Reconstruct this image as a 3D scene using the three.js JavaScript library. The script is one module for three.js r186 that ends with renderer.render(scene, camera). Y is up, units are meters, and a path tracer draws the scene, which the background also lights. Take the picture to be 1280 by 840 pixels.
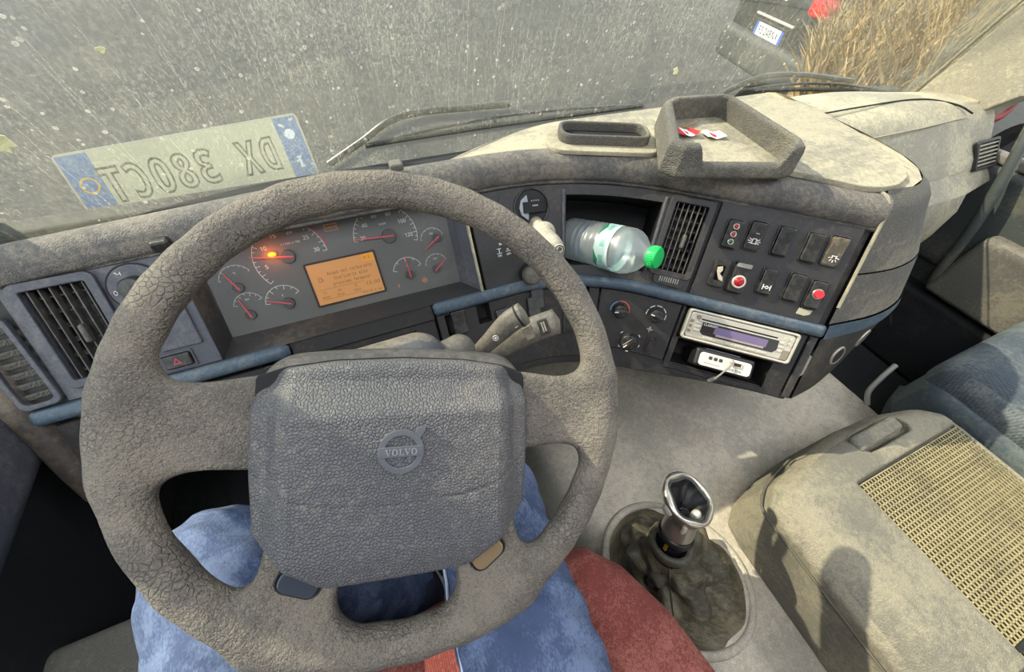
import * as THREE from 'three';
import { RoundedBoxGeometry } from 'three/addons/geometries/RoundedBoxGeometry.js';
import { mergeGeometries, toCreasedNormals } from 'three/addons/utils/BufferGeometryUtils.js';
import { RectAreaLightUniformsLib } from 'three/addons/lights/RectAreaLightUniformsLib.js';
import { FontLoader } from 'three/addons/loaders/FontLoader.js';
import { TextGeometry } from 'three/addons/geometries/TextGeometry.js';

// ---------- camera, sky, sun, exposure ----------
const scene = new THREE.Scene();
const renderer = new THREE.WebGLRenderer();
renderer.toneMapping = THREE.LinearToneMapping;
renderer.toneMappingExposure = 1.0;
renderer.shadowMap.enabled = true;

const camera = new THREE.PerspectiveCamera(86.05, 1280 / 840, 0.02, 400);
{
  // held above and behind the steering wheel, looking down to the right over the dashboard
  const right = new THREE.Vector3(0.9193, 0.038, 0.3917), up = new THREE.Vector3(0.2871, 0.6158, -0.7337);
  const back = new THREE.Vector3().crossVectors(right, up).normalize();
  up.crossVectors(back, right).normalize(); right.normalize();
  camera.quaternion.setFromRotationMatrix(new THREE.Matrix4().makeBasis(right, up, back));
  camera.position.set(0.026, 1.115, 0.17);
}
scene.add(camera);

const SUN = new THREE.Vector3(-0.58, 0.60, -0.54).normalize();
{ // bright, thinly veiled midday sky: whiter towards the horizon, pale blue overhead
  const W = 128, H = 64, d = new Float32Array(W * H * 4);
  for (let r = 0; r < H; r++) for (let c = 0; c < W; c++) {
    const up = Math.max(0, Math.sin(((r + 0.5) / H - 0.5) * Math.PI)), t = Math.pow(1 - up, 2.5), k = (r * W + c) * 4;
    d[k] = 0.86 + 0.16 * t; d[k + 1] = 0.94 + 0.08 * t; d[k + 2] = 1.04 - 0.03 * t; d[k + 3] = 1;
  }
  const sky = new THREE.DataTexture(d, W, H, THREE.RGBAFormat, THREE.FloatType);
  sky.mapping = THREE.EquirectangularReflectionMapping; sky.colorSpace = THREE.LinearSRGBColorSpace; sky.magFilter = sky.minFilter = THREE.LinearFilter; sky.needsUpdate = true;
  scene.background = sky; scene.backgroundIntensity = 2.2;
}

const sun = new THREE.DirectionalLight(0xfff0d8, 8.6);
sun.position.copy(SUN).multiplyScalar(12);
sun.castShadow = true;
sun.shadow.mapSize.set(2048, 2048);
sun.shadow.radius = 1;
Object.assign(sun.shadow.camera, { left: -4, right: 4, top: 4, bottom: -4, near: 0.5, far: 40 });
scene.add(sun, sun.target);
sun.name = 'sun';
RectAreaLightUniformsLib.init();

// ---------- helpers ----------
const V = (x, y, z) => new THREE.Vector3(x, y, z);
const A3 = (p) => new THREE.Vector3(p[0], p[1], p[2]);
function rng(seed) { let a = seed >>> 0; return () => { a = (a + 0x6D2B79F5) | 0; let t = Math.imul(a ^ (a >>> 15), 1 | a); t = (t + Math.imul(t ^ (t >>> 7), 61 | t)) ^ t; return ((t ^ (t >>> 14)) >>> 0) / 4294967296; }; }
const clamp = (x, a, b) => Math.min(b, Math.max(a, x));
const smooth = (x, a, b) => { const t = clamp((x - a) / (b - a), 0, 1); return t * t * (3 - 2 * t); };
const lerp = (a, b, t) => a + (b - a) * t;
const used = new Map();
function numbered(name) { const n = used.get(name) || 0; used.set(name, n + 1); return n ? name + '_' + String(n).padStart(3, '0') : name; }
function tag(o, label, category, group) { o.userData.label = label; o.userData.category = category; if (group) o.userData.group = group; return o; }
function thing(name, label, category, base = [0, 0, 0], group) {
  const o = new THREE.Group(); o.name = numbered(name); o.position.set(...base); scene.add(o);
  return tag(o, label, category, group);
}
// parts are modelled in cab coordinates; under a thing they are moved back by the thing's base
function part(name, geo, mat, parent, label) {
  const m = new THREE.Mesh(geo, mat); m.castShadow = m.receiveShadow = true;
  m.name = parent === scene ? numbered(name) : name;
  if (parent.isGroup && !parent.userData.local) m.position.copy(parent.position).negate();
  parent.add(m);
  if (label) m.userData.label = label;
  return m;
}
function struct(name, geo, mat) { const m = part(name, geo, mat, scene); m.userData.kind = 'structure'; return m; }
function single(name, geo, mat, label, category, group) { return tag(part(name, geo, mat, scene), label, category, group); }

// uv in metres by the side each face looks to
function boxUV(g) {
  g = g.index ? g.toNonIndexed() : g;
  const p = g.attributes.position, uv = new Float32Array(p.count * 2), a = V(), b = V(), c = V();
  for (let i = 0; i < p.count; i += 3) {
    a.fromBufferAttribute(p, i); b.fromBufferAttribute(p, i + 1); c.fromBufferAttribute(p, i + 2);
    const n = b.clone().sub(a).cross(c.clone().sub(a)), ax = Math.abs(n.x), ay = Math.abs(n.y), az = Math.abs(n.z);
    [a, b, c].forEach((q, k) => {
      const w = ay >= ax && ay >= az ? [q.x, q.z] : ax >= az ? [q.z, q.y] : [q.x, q.y];
      uv[(i + k) * 2] = w[0]; uv[(i + k) * 2 + 1] = w[1];
    });
  }
  g.setAttribute('uv', new THREE.BufferAttribute(uv, 2));
  return g;
}
function clean(g) { g = g.index ? g.toNonIndexed() : g; for (const k of Object.keys(g.attributes)) if (!['position', 'normal', 'uv'].includes(k)) g.deleteAttribute(k); if (!g.attributes.normal) g.computeVertexNormals(); return g; }
const join = (list) => { const m = mergeGeometries(list.map((g) => boxUV(clean(g)))); m.clearGroups(); return m; };
function rbox(w, h, d, r = 0.003, seg = 2) { return new RoundedBoxGeometry(w, h, d, seg, Math.min(r, w / 2.01, h / 2.01, d / 2.01)); }
const at = (g, x, y, z) => g.translate(x, y, z);
const mat4 = (x, y, z, o) => new THREE.Matrix4().makeBasis(x, y, z).setPosition(o);
function tube(pts, r, seg = 40, rad = 10, closed = false) { return new THREE.TubeGeometry(new THREE.CatmullRomCurve3(pts.map((p) => Array.isArray(p) ? A3(p) : p), closed, 'centripetal'), seg, r, rad, closed); }
// cylinder between two points with round caps
function rod(a, b, r, r2 = r, n = 14) {
  const d = b.clone().sub(a), L = d.length();
  const g = new THREE.LatheGeometry([[0.0001, 0], [r * 0.8, 0], [r, r * 0.2], [r2, L - r2 * 0.2], [r2 * 0.8, L], [0.0001, L]].map((q) => new THREE.Vector2(...q)), n);
  return g.applyMatrix4(new THREE.Matrix4().compose(a, new THREE.Quaternion().setFromUnitVectors(V(0, 1, 0), d.clone().normalize()), V(1, 1, 1)));
}
// rows of points to a surface
function sheet(rows, closeU = false) {
  const nv = rows.length, nu = rows[0].length, pos = [], uv = [], idx = [];
  let vv = 0;
  rows.forEach((r, j) => {
    if (j) vv += rows[j][nu >> 1].distanceTo(rows[j - 1][nu >> 1]);
    let uu = 0;
    r.forEach((p, i) => { if (i) uu += p.distanceTo(r[i - 1]); pos.push(p.x, p.y, p.z); uv.push(uu, vv); });
  });
  for (let j = 0; j < nv - 1; j++) for (let i = 0; i < nu - 1; i++) { const a = j * nu + i, b = a + 1, c = a + nu, d = c + 1; idx.push(a, b, d, a, d, c); }
  const g = new THREE.BufferGeometry();
  g.setAttribute('position', new THREE.Float32BufferAttribute(pos, 3)); g.setAttribute('uv', new THREE.Float32BufferAttribute(uv, 2)); g.setIndex(idx); g.computeVertexNormals();
  if (closeU) {
    const n = g.attributes.normal;
    for (let j = 0; j < nv; j++) { const a = j * nu, b = a + nu - 1, s = V().fromBufferAttribute(n, a).add(V().fromBufferAttribute(n, b)).normalize(); n.setXYZ(a, s.x, s.y, s.z); n.setXYZ(b, s.x, s.y, s.z); }
  }
  return g;
}
function poly(pts, depth, bevel = 0.001, seg = 2) {
  const s = new THREE.Shape(pts.map((p) => new THREE.Vector2(p[0], p[1])));
  return new THREE.ExtrudeGeometry(s, { depth, bevelEnabled: bevel > 0, bevelSize: bevel, bevelThickness: bevel, bevelOffset: -bevel, bevelSegments: seg, curveSegments: 8 });
}
function roundRect(w, h, r, k = 5) {
  const o = [];
  for (const [cx, cy, a0] of [[w / 2 - r, h / 2 - r, 0], [-w / 2 + r, h / 2 - r, 90], [-w / 2 + r, -h / 2 + r, 180], [w / 2 - r, -h / 2 + r, 270]])
    for (let i = 0; i <= k; i++) { const a = (a0 + 90 * i / k) * Math.PI / 180; o.push([cx + r * Math.cos(a), cy + r * Math.sin(a)]); }
  return o;
}
function ringPlate(outer, inner, depth, bevel = 0.001) {
  const s = new THREE.Shape(outer.map((p) => new THREE.Vector2(...p)));
  s.holes.push(new THREE.Path(inner.map((p) => new THREE.Vector2(...p))));
  return new THREE.ExtrudeGeometry(s, { depth, bevelEnabled: bevel > 0, bevelSize: bevel, bevelThickness: bevel, bevelOffset: -bevel, bevelSegments: 2 });
}
// ---- solids from a distance field (surface nets) ----
function solid(f, lo, hi, cell) {
  const nx = Math.ceil((hi[0] - lo[0]) / cell) + 1, ny = Math.ceil((hi[1] - lo[1]) / cell) + 1, nz = Math.ceil((hi[2] - lo[2]) / cell) + 1;
  const val = new Float32Array(nx * ny * nz), id = new Int32Array(nx * ny * nz).fill(-1), pos = [], idx = [], nor = [];
  const X = (i) => lo[0] + i * cell, Y = (j) => lo[1] + j * cell, Z = (k) => lo[2] + k * cell, I = (i, j, k) => (k * ny + j) * nx + i;
  for (let k = 0; k < nz; k++) for (let j = 0; j < ny; j++) for (let i = 0; i < nx; i++) val[I(i, j, k)] = f(X(i), Y(j), Z(k));
  const E = [[0, 1], [2, 3], [4, 5], [6, 7], [0, 2], [1, 3], [4, 6], [5, 7], [0, 4], [1, 5], [2, 6], [3, 7]], e = cell * 0.35;
  for (let k = 0; k < nz - 1; k++) for (let j = 0; j < ny - 1; j++) for (let i = 0; i < nx - 1; i++) {
    const c = []; let m = 0;
    for (let q = 0; q < 8; q++) { const v = val[I(i + (q & 1), j + ((q >> 1) & 1), k + (q >> 2))]; c.push(v); if (v < 0) m |= 1 << q; }
    if (m === 0 || m === 255) continue;
    let sx = 0, sy = 0, sz = 0, n = 0;
    for (const [a, b] of E) {
      if ((c[a] < 0) === (c[b] < 0)) continue;
      const t = c[a] / (c[a] - c[b]);
      sx += lerp(a & 1, b & 1, t); sy += lerp((a >> 1) & 1, (b >> 1) & 1, t); sz += lerp(a >> 2, b >> 2, t); n++;
    }
    const x = X(i + sx / n), y = Y(j + sy / n), z = Z(k + sz / n);
    id[I(i, j, k)] = pos.length / 3; pos.push(x, y, z);
    const g = V(f(x + e, y, z) - f(x - e, y, z), f(x, y + e, z) - f(x, y - e, z), f(x, y, z + e) - f(x, y, z - e)).normalize();
    nor.push(g.x, g.y, g.z);
  }
  const quad = (a, b, c, d, flip) => { if (a < 0 || b < 0 || c < 0 || d < 0) return; if (flip) idx.push(a, c, b, a, d, c); else idx.push(a, b, c, a, c, d); };
  for (let k = 1; k < nz - 1; k++) for (let j = 1; j < ny - 1; j++) for (let i = 1; i < nx - 1; i++) {
    const v = val[I(i, j, k)] < 0;
    if (v !== (val[I(i + 1, j, k)] < 0)) quad(id[I(i, j - 1, k - 1)], id[I(i, j, k - 1)], id[I(i, j, k)], id[I(i, j - 1, k)], !v);
    if (v !== (val[I(i, j + 1, k)] < 0)) quad(id[I(i - 1, j, k - 1)], id[I(i - 1, j, k)], id[I(i, j, k)], id[I(i, j, k - 1)], !v);
    if (v !== (val[I(i, j, k + 1)] < 0)) quad(id[I(i - 1, j - 1, k)], id[I(i, j - 1, k)], id[I(i, j, k)], id[I(i - 1, j, k)], !v);
  }
  const g = new THREE.BufferGeometry();
  g.setAttribute('position', new THREE.Float32BufferAttribute(pos, 3)); g.setAttribute('normal', new THREE.Float32BufferAttribute(nor, 3)); g.setIndex(idx);
  return boxUV(g);
}
const smin = (a, b, k) => { const h = Math.max(k - Math.abs(a - b), 0) / k; return Math.min(a, b) - h * h * k / 4; };
const smax = (a, b, k) => -smin(-a, -b, k);
const sdBox = (x, y, z, a, b, c, r) => { const qx = Math.abs(x) - a + r, qy = Math.abs(y) - b + r, qz = Math.abs(z) - c + r; return Math.hypot(Math.max(qx, 0), Math.max(qy, 0), Math.max(qz, 0)) + Math.min(Math.max(qx, qy, qz), 0) - r; };
const sdBox2 = (x, y, a, b, r) => { const qx = Math.abs(x) - a + r, qy = Math.abs(y) - b + r; return Math.hypot(Math.max(qx, 0), Math.max(qy, 0)) + Math.min(Math.max(qx, qy), 0) - r; };
function sdCap(x, y, z, a, b, ra, rb) {
  const bx = b[0] - a[0], by = b[1] - a[1], bz = b[2] - a[2], px = x - a[0], py = y - a[1], pz = z - a[2];
  const h = clamp((px * bx + py * by + pz * bz) / (bx * bx + by * by + bz * bz), 0, 1);
  return Math.hypot(px - h * bx, py - h * by, pz - h * bz) - lerp(ra, rb, h);
}
function sdPoly(x, y, v) {
  let d = 1e9, s = 1;
  for (let i = 0, j = v.length - 1; i < v.length; j = i++) {
    const ex = v[j][0] - v[i][0], ey = v[j][1] - v[i][1], wx = x - v[i][0], wy = y - v[i][1], t = clamp((wx * ex + wy * ey) / (ex * ex + ey * ey), 0, 1);
    d = Math.min(d, (wx - ex * t) ** 2 + (wy - ey * t) ** 2);
    const c1 = y >= v[i][1], c2 = y < v[j][1], c3 = ex * wy > ey * wx;
    if ((c1 && c2 && c3) || (!c1 && !c2 && !c3)) s = -s;
  }
  return s * Math.sqrt(d);
}

// ---------- textures ----------
function lattice(n, seed) { const r = rng(seed), a = new Float32Array(n * n); for (let i = 0; i < n * n; i++) a[i] = r(); return (u, v) => { const x = u * n, y = v * n, i = Math.floor(x), j = Math.floor(y), s = x - i, t = y - j, S = s * s * (3 - 2 * s), T = t * t * (3 - 2 * t), w = (k) => ((k % n) + n) % n; return lerp(lerp(a[w(j) * n + w(i)], a[w(j) * n + w(i + 1)], S), lerp(a[w(j + 1) * n + w(i)], a[w(j + 1) * n + w(i + 1)], S), T); }; }
function fbm(n, oct, seed) { const L = []; for (let i = 0; i < oct; i++) L.push(lattice(n << i, seed + i * 17)); return (u, v) => { let s = 0, a = 0.5, t = 0; for (const l of L) { s += a * l(u, v); t += a; a *= 0.55; } return s / t; }; }
function worley(n, seed) {
  const r = rng(seed), px = new Float32Array(n * n), py = new Float32Array(n * n);
  for (let i = 0; i < n * n; i++) { px[i] = r(); py[i] = r(); }
  return (u, v) => {
    const x = u * n, y = v * n, ix = Math.floor(x), iy = Math.floor(y); let a = 9, b = 9;
    for (let j = -1; j <= 1; j++) for (let i = -1; i <= 1; i++) {
      const q = (((iy + j) % n + n) % n) * n + ((ix + i) % n + n) % n, d = Math.hypot(ix + i + px[q] - x, iy + j + py[q] - y);
      if (d < a) { b = a; a = d; } else if (d < b) b = d;
    }
    return [a, b - a];
  };
}
function texture(size, fn, { srgb = true, metres = 0.4, h = size } = {}) {
  const d = new Uint8Array(size * h * 4);
  for (let j = 0; j < h; j++) for (let i = 0; i < size; i++) {
    const c = fn((i + 0.5) / size, (j + 0.5) / h), k = (j * size + i) * 4;
    if (typeof c === 'number') { d[k] = d[k + 1] = d[k + 2] = clamp(c, 0, 1) * 255; } else { d[k] = clamp(c[0], 0, 255); d[k + 1] = clamp(c[1], 0, 255); d[k + 2] = clamp(c[2], 0, 255); }
    d[k + 3] = 255;
  }
  const t = new THREE.DataTexture(d, size, h, THREE.RGBAFormat);
  t.wrapS = t.wrapT = THREE.RepeatWrapping; t.magFilter = THREE.LinearFilter; t.minFilter = THREE.LinearMipmapLinearFilter; t.generateMipmaps = true;
  if (srgb) t.colorSpace = THREE.SRGBColorSpace;
  t.repeat.set(1 / metres, 1 / metres); t.needsUpdate = true;
  return t;
}
const mixc = (a, b, t) => [lerp(a[0], b[0], t), lerp(a[1], b[1], t), lerp(a[2], b[2], t)];
// plastic under an uneven coat of dust: base colour, dust colour, how much is covered
function dusty(base, dust, cover, seed, { metres = 0.4, size = 512, speck = 0.25, streak = 0 } = {}) {
  const big = fbm(4, 5, seed), fine = fbm(64, 2, seed + 50), grain = lattice(size / 2, seed + 90), st = lattice(48, seed + 95);
  return texture(size, (u, v) => {
    let t = big(u, v) + (fine(u, v) - 0.5) * 0.45 + (grain(u, v) - 0.5) * speck;
    if (streak) t += (st(u * 0.25, v) - 0.5) * streak;
    t = smooth(t, 1 - cover - 0.28, 1 - cover + 0.28);
    const c = mixc(base, dust, t), k = 1 + (grain(v, u) - 0.5) * 0.14;
    return [c[0] * k, c[1] * k, c[2] * k];
  }, { metres });
}
const leather = (n, seed, sharp = 1) => { const w = worley(n, seed), f = fbm(8, 4, seed + 3); return (u, v) => { const c = w(u + (f(u, v) - 0.5) * 0.03, v + (f(v, u) - 0.5) * 0.03); return smooth(c[1], 0, 0.35 / sharp) * 0.8 + f(u, v) * 0.2; }; };
const bumpLeather = texture(512, leather(56, 5), { srgb: false, metres: 0.16 });
const bumpCrack = (() => { const a = leather(44, 11, 2.0), b = leather(90, 12, 1.5), m = fbm(4, 3, 13), n = fbm(90, 2, 14); return texture(768, (u, v) => { const t = smooth(m(u, v), 0.5, 0.62); return lerp(b(u, v) * 0.3 + n(u, v) * 0.7, a(u, v), t * 0.7); }, { srgb: false, metres: 0.22 }); })();
const bumpFine = (() => { const n = fbm(128, 2, 21); return texture(512, (u, v) => n(u, v), { srgb: false, metres: 0.2 }); })();
const bumpPebble = (() => { const w = worley(90, 31); return texture(512, (u, v) => 1 - smooth(w(u, v)[0], 0, 0.75), { srgb: false, metres: 0.2 }); })();
const MT = {};
function std(color, rough, extra = {}) { return new THREE.MeshStandardMaterial({ color, roughness: rough, side: THREE.DoubleSide, ...extra }); }
MT.pad = std(0xffffff, 0.82, { map: dusty([84, 83, 82], [128, 121, 108], 0.46, 101, { metres: 0.3 }), bumpMap: bumpPebble, bumpScale: 0.0006 });
MT.top = std(0xffffff, 0.88, { map: dusty([130, 126, 112], [165, 158, 135], 0.58, 111, { streak: 0.25 }), bumpMap: bumpFine, bumpScale: 0.0003 });
MT.tray = std(0xffffff, 0.85, { map: dusty([92, 90, 83], [126, 120, 104], 0.4, 121), bumpMap: bumpPebble, bumpScale: 0.0009 });
MT.face = std(0xffffff, 0.55, { map: dusty([46, 45, 45], [84, 76, 66], 0.34, 131), bumpMap: bumpFine, bumpScale: 0.00015 });
MT.faceBlue = std(0xffffff, 0.5, { map: dusty([70, 72, 80], [100, 98, 98], 0.36, 141), bumpMap: bumpFine, bumpScale: 0.00015 });
MT.lower = std(0xffffff, 0.6, { map: dusty([38, 37, 36], [78, 70, 60], 0.34, 151), bumpMap: bumpFine, bumpScale: 0.0002 });
MT.trim = std(0xffffff, 0.42, { map: dusty([62, 78, 91], [98, 105, 108], 0.36, 161) });
MT.black = std(0x0b0b0c, 0.6);
MT.hole = std(0x101011, 0.8);  // near-black standing in for shade in gaps and openings, also black sockets
MT.switch = std(0xffffff, 0.32, { map: dusty([34, 34, 34], [76, 72, 64], 0.3, 171) });
MT.slat = std(0xffffff, 0.42, { map: dusty([70, 69, 66], [104, 99, 90], 0.4, 174, { size: 256 }) });
MT.switchDirty = std(0xffffff, 0.5, { map: dusty([80, 74, 62], [170, 155, 120], 0.6, 172) });
MT.white = std(0xd8d8d2, 0.6);
MT.grey = std(0x8a8880, 0.5);
MT.red = std(0xa2161e, 0.3);
MT.wheel = std(0xffffff, 0.8, { map: dusty([88, 84, 77], [121, 114, 101], 0.5, 181, { metres: 0.13, speck: 0.9 }), bumpMap: bumpCrack, bumpScale: 0.0021 });
MT.bag = std(0xffffff, 0.55, { map: dusty([92, 92, 94], [116, 113, 108], 0.4, 191, { speck: 0.12 }), bumpMap: bumpLeather, bumpScale: 0.0016 });
MT.logo = std(0x55575c, 0.45);
MT.shroud = std(0xffffff, 0.6, { map: dusty([66, 68, 74], [112, 104, 90], 0.4, 201) });
MT.stalk = std(0xffffff, 0.55, { map: dusty([86, 83, 76], [118, 112, 98], 0.45, 211), bumpMap: bumpFine, bumpScale: 0.0002 });
MT.mat = std(0xffffff, 0.9, { map: dusty([164, 158, 144], [196, 186, 166], 0.5, 221, { metres: 0.6, size: 768, speck: 0.3 }), bumpMap: bumpPebble, bumpScale: 0.0005 });
MT.console = std(0xffffff, 0.75, { map: dusty([112, 109, 97], [142, 136, 116], 0.5, 231), bumpMap: bumpPebble, bumpScale: 0.0006 });
MT.dark = std(0xffffff, 0.8, { map: dusty([24, 26, 28], [44, 44, 42], 0.35, 241) });
MT.darkTrim = std(0xffffff, 0.7, { map: dusty([58, 64, 62], [88, 88, 78], 0.4, 251), bumpMap: bumpFine, bumpScale: 0.0002 });
MT.lightTrim = std(0xffffff, 0.75, { map: dusty([146, 141, 124], [186, 177, 148], 0.45, 261), bumpMap: bumpFine, bumpScale: 0.0003 });
MT.head = std(0xd2cec2, 0.9);
MT.chrome = std(0xb8b2a4, 0.32, { metalness: 0.85, bumpMap: bumpFine, bumpScale: 0.0002 });
MT.silver = std(0xcfc9b8, 0.38, { metalness: 0.45 });

// ---------- the dashboard's front: one slanted surface that runs straight and then wraps to the right ----------
// s = metres along its lower line, v = metres up the slant, w = metres out towards the driver
const TAU = 35 * Math.PI / 180, CT = Math.cos(TAU), ST = Math.sin(TAU), BEND = 41 * Math.PI / 180, S0 = 0.226, BR = 0.14 / Math.tan(BEND / 2), S1 = S0 + BR * BEND, SE = 0.804;
function strip(s) {
  let x, z, a;
  if (s < S0) { x = s; z = -0.268; a = 0; }
  else { a = Math.min(BEND, (s - S0) / BR); const l = Math.max(0, s - S1); x = S0 + BR * Math.sin(a) + l * Math.cos(a); z = -0.268 + BR * (1 - Math.cos(a)) + l * Math.sin(a); }
  return { p: V(x, 0.64, z), t: V(Math.cos(a), 0, Math.sin(a)), o: V(-Math.sin(a), 0, Math.cos(a)) };
}
function F(s, v, w = 0) { const q = strip(s); return V(q.p.x + q.o.x * (w * CT - v * ST), 0.64 + v * CT + w * ST, q.p.z + q.o.z * (w * CT - v * ST)); }
// matrix that carries a small flat thing (x right, y up the slant, z outwards) onto the front
function FM(s, v, w = 0, rot = 0) {
  const q = strip(s), n = V(q.o.x * CT, ST, q.o.z * CT), u = V(-q.o.x * ST, CT, -q.o.z * ST);
  return mat4(q.t, u, n, F(s, v, w)).multiply(new THREE.Matrix4().makeRotationZ(rot));
}
const onF = (g, s, v, w = 0, rot = 0) => boxUV(g).applyMatrix4(FM(s, v, w, rot));
// panel of the front with square openings [s0, s1, v0, v1, depth]
function panel(s0, s1, v0, v1, w, holes = [], back = -0.012, edge = 0.0012) {
  const cut = (lo, hi, list, step) => { const a = [lo, lo + edge, hi - edge, hi]; for (const x of list) a.push(x); a.sort((p, q) => p - q); const o = [a[0]]; for (const x of a.slice(1)) { const n = Math.ceil((x - o[o.length - 1]) / step - 1e-6), b = o[o.length - 1]; for (let i = 1; i <= n; i++) o.push(b + (x - b) * i / n); } return o; };
  const sl = cut(s0, s1, holes.flatMap((h) => [h[0], h[1]]), 0.03), vl = cut(v0, v1, holes.flatMap((h) => [h[2], h[3]]), 0.06);
  const pos = [], uv = [];
  const tri = (a, b, c) => { for (const q of [a, b, c]) { const p = F(...q); pos.push(p.x, p.y, p.z); uv.push(q[0] + q[3] * 0, q[1] + q[2]); } };
  const quad = (a, b, c, d) => { tri(a, b, c); tri(a, c, d); };
  const dip = (s, v) => (s <= s0 + 1e-6 || s >= s1 - 1e-6 || v <= v0 + 1e-6 || v >= v1 - 1e-6 ? w - edge : w);
  const P = (s, v) => [s, v, dip(s, v), 0];
  for (let i = 0; i < sl.length - 1; i++) for (let j = 0; j < vl.length - 1; j++) {
    const ms = (sl[i] + sl[i + 1]) / 2, mv = (vl[j] + vl[j + 1]) / 2;
    if (holes.some((h) => ms > h[0] && ms < h[1] && mv > h[2] && mv < h[3])) continue;
    quad(P(sl[i], vl[j]), P(sl[i + 1], vl[j]), P(sl[i + 1], vl[j + 1]), P(sl[i], vl[j + 1]));
  }
  const wall = (a, b, wa, wb, flip) => { const n = 8; for (let i = 0; i < n; i++) { const p = (t) => [lerp(a[0], b[0], t), lerp(a[1], b[1], t)], q = p(i / n), r = p((i + 1) / n), k = [[...q, wa, 0], [...r, wa, 0], [...r, wb, 0], [...q, wb, 0]]; flip ? quad(k[3], k[2], k[1], k[0]) : quad(...k); } };
  const box = (a, b, c, d, wa, wb) => { wall([a, c], [b, c], wa, wb); wall([b, c], [b, d], wa, wb); wall([b, d], [a, d], wa, wb); wall([a, d], [a, c], wa, wb); };
  box(s0, s1, v0, v1, w - edge, back);
  for (const [a, b, c, d, deep] of holes) { if (!deep) continue; box(a, b, c, d, w, w - deep); for (let i = 0; i < 6; i++) { const p = lerp(a, b, i / 6), q = lerp(a, b, (i + 1) / 6); quad([p, c, w - deep, 0], [q, c, w - deep, 0], [q, d, w - deep, 0], [p, d, w - deep, 0]); } }
  const g = new THREE.BufferGeometry();
  g.setAttribute('position', new THREE.Float32BufferAttribute(pos, 3)); g.setAttribute('uv', new THREE.Float32BufferAttribute(uv, 2)); g.computeVertexNormals();
  return g;
}
const dash = thing('dashboard', 'dusty dark grey dashboard wrapping round to the right, with switches and a blue trim strip', 'dashboard', [0.25, 0.5, -0.3]);
const DP = (n, g, m, l) => part(n, g, m, dash, l);

// padded edge above the front: a roll swept along it
{
  const rows = [], prof = [];
  for (let i = 0; i <= 16; i++) { const a = -0.55 + i / 16 * 3.0; prof.push([0.2 + 0.030 * Math.sin(a - 0.6) + 0.004, -0.022 + 0.036 * Math.cos(a - 0.6)]); }
  prof.unshift([0.172, -0.012], [0.174, 0.001], [0.178, 0.006]);
  for (const [v, w] of prof) { const r = []; for (let i = 0; i <= 90; i++) { const s = -0.475 + (SE + 0.475) * i / 90, sag = s < -0.1 ? (s + 0.1) * 0.045 : 0; r.push(F(s, v + sag * (v > 0.18 ? 1 : 0.3), w)); } rows.push(r); }
  DP('padded_edge', sheet(rows), MT.pad, 'soft dusty roll along the top edge');
}
// dash top between the padded edge and the windscreen
const lobeTop = [[0.80, 0.828, -0.085], [0.85, 0.828, -0.078], [0.895, 0.828, -0.088], [0.93, 0.828, -0.115], [0.955, 0.828, -0.16], [0.972, 0.828, -0.23], [0.98, 0.828, -0.32], [0.985, 0.825, -0.41]];
{
  const front = [];
  for (let i = 0; i <= 60; i++) { const s = -0.475 + (SE - 0.01 + 0.475) * i / 60, sag = s < -0.1 ? (s + 0.1) * 0.045 : 0; front.push(F(s, 0.212 + sag, -0.05)); }
  for (const p of lobeTop) front.push(A3(p));
  const back = front.map((p, i) => { const x = lerp(-0.5, 1.12, i / (front.length - 1)); return V(x, lerp(0.655, 0.772, smooth(x, -0.12, 0.5)), -0.622 + 0.02 * (i / front.length)); });
  const rows = [];
  for (let k = 0; k <= 8; k++) { const t = k / 8; rows.push(front.map((p, i) => V(lerp(p.x, back[i].x, t), lerp(p.y, back[i].y, Math.pow(t, lerp(0.8, 2, smooth(back[i].x, -0.12, 0.5)))) - 0.004 * Math.sin(t * Math.PI), lerp(p.z, back[i].z, t)))); }
  DP('dash_top', sheet(rows), MT.top, 'dust-covered flat top');
  const under = rows[8].map((p) => p.clone()), low = under.map((p) => V(p.x, 0.35, p.z + 0.06));
  DP('dash_back', sheet([under, low]), MT.dark);
}
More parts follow.
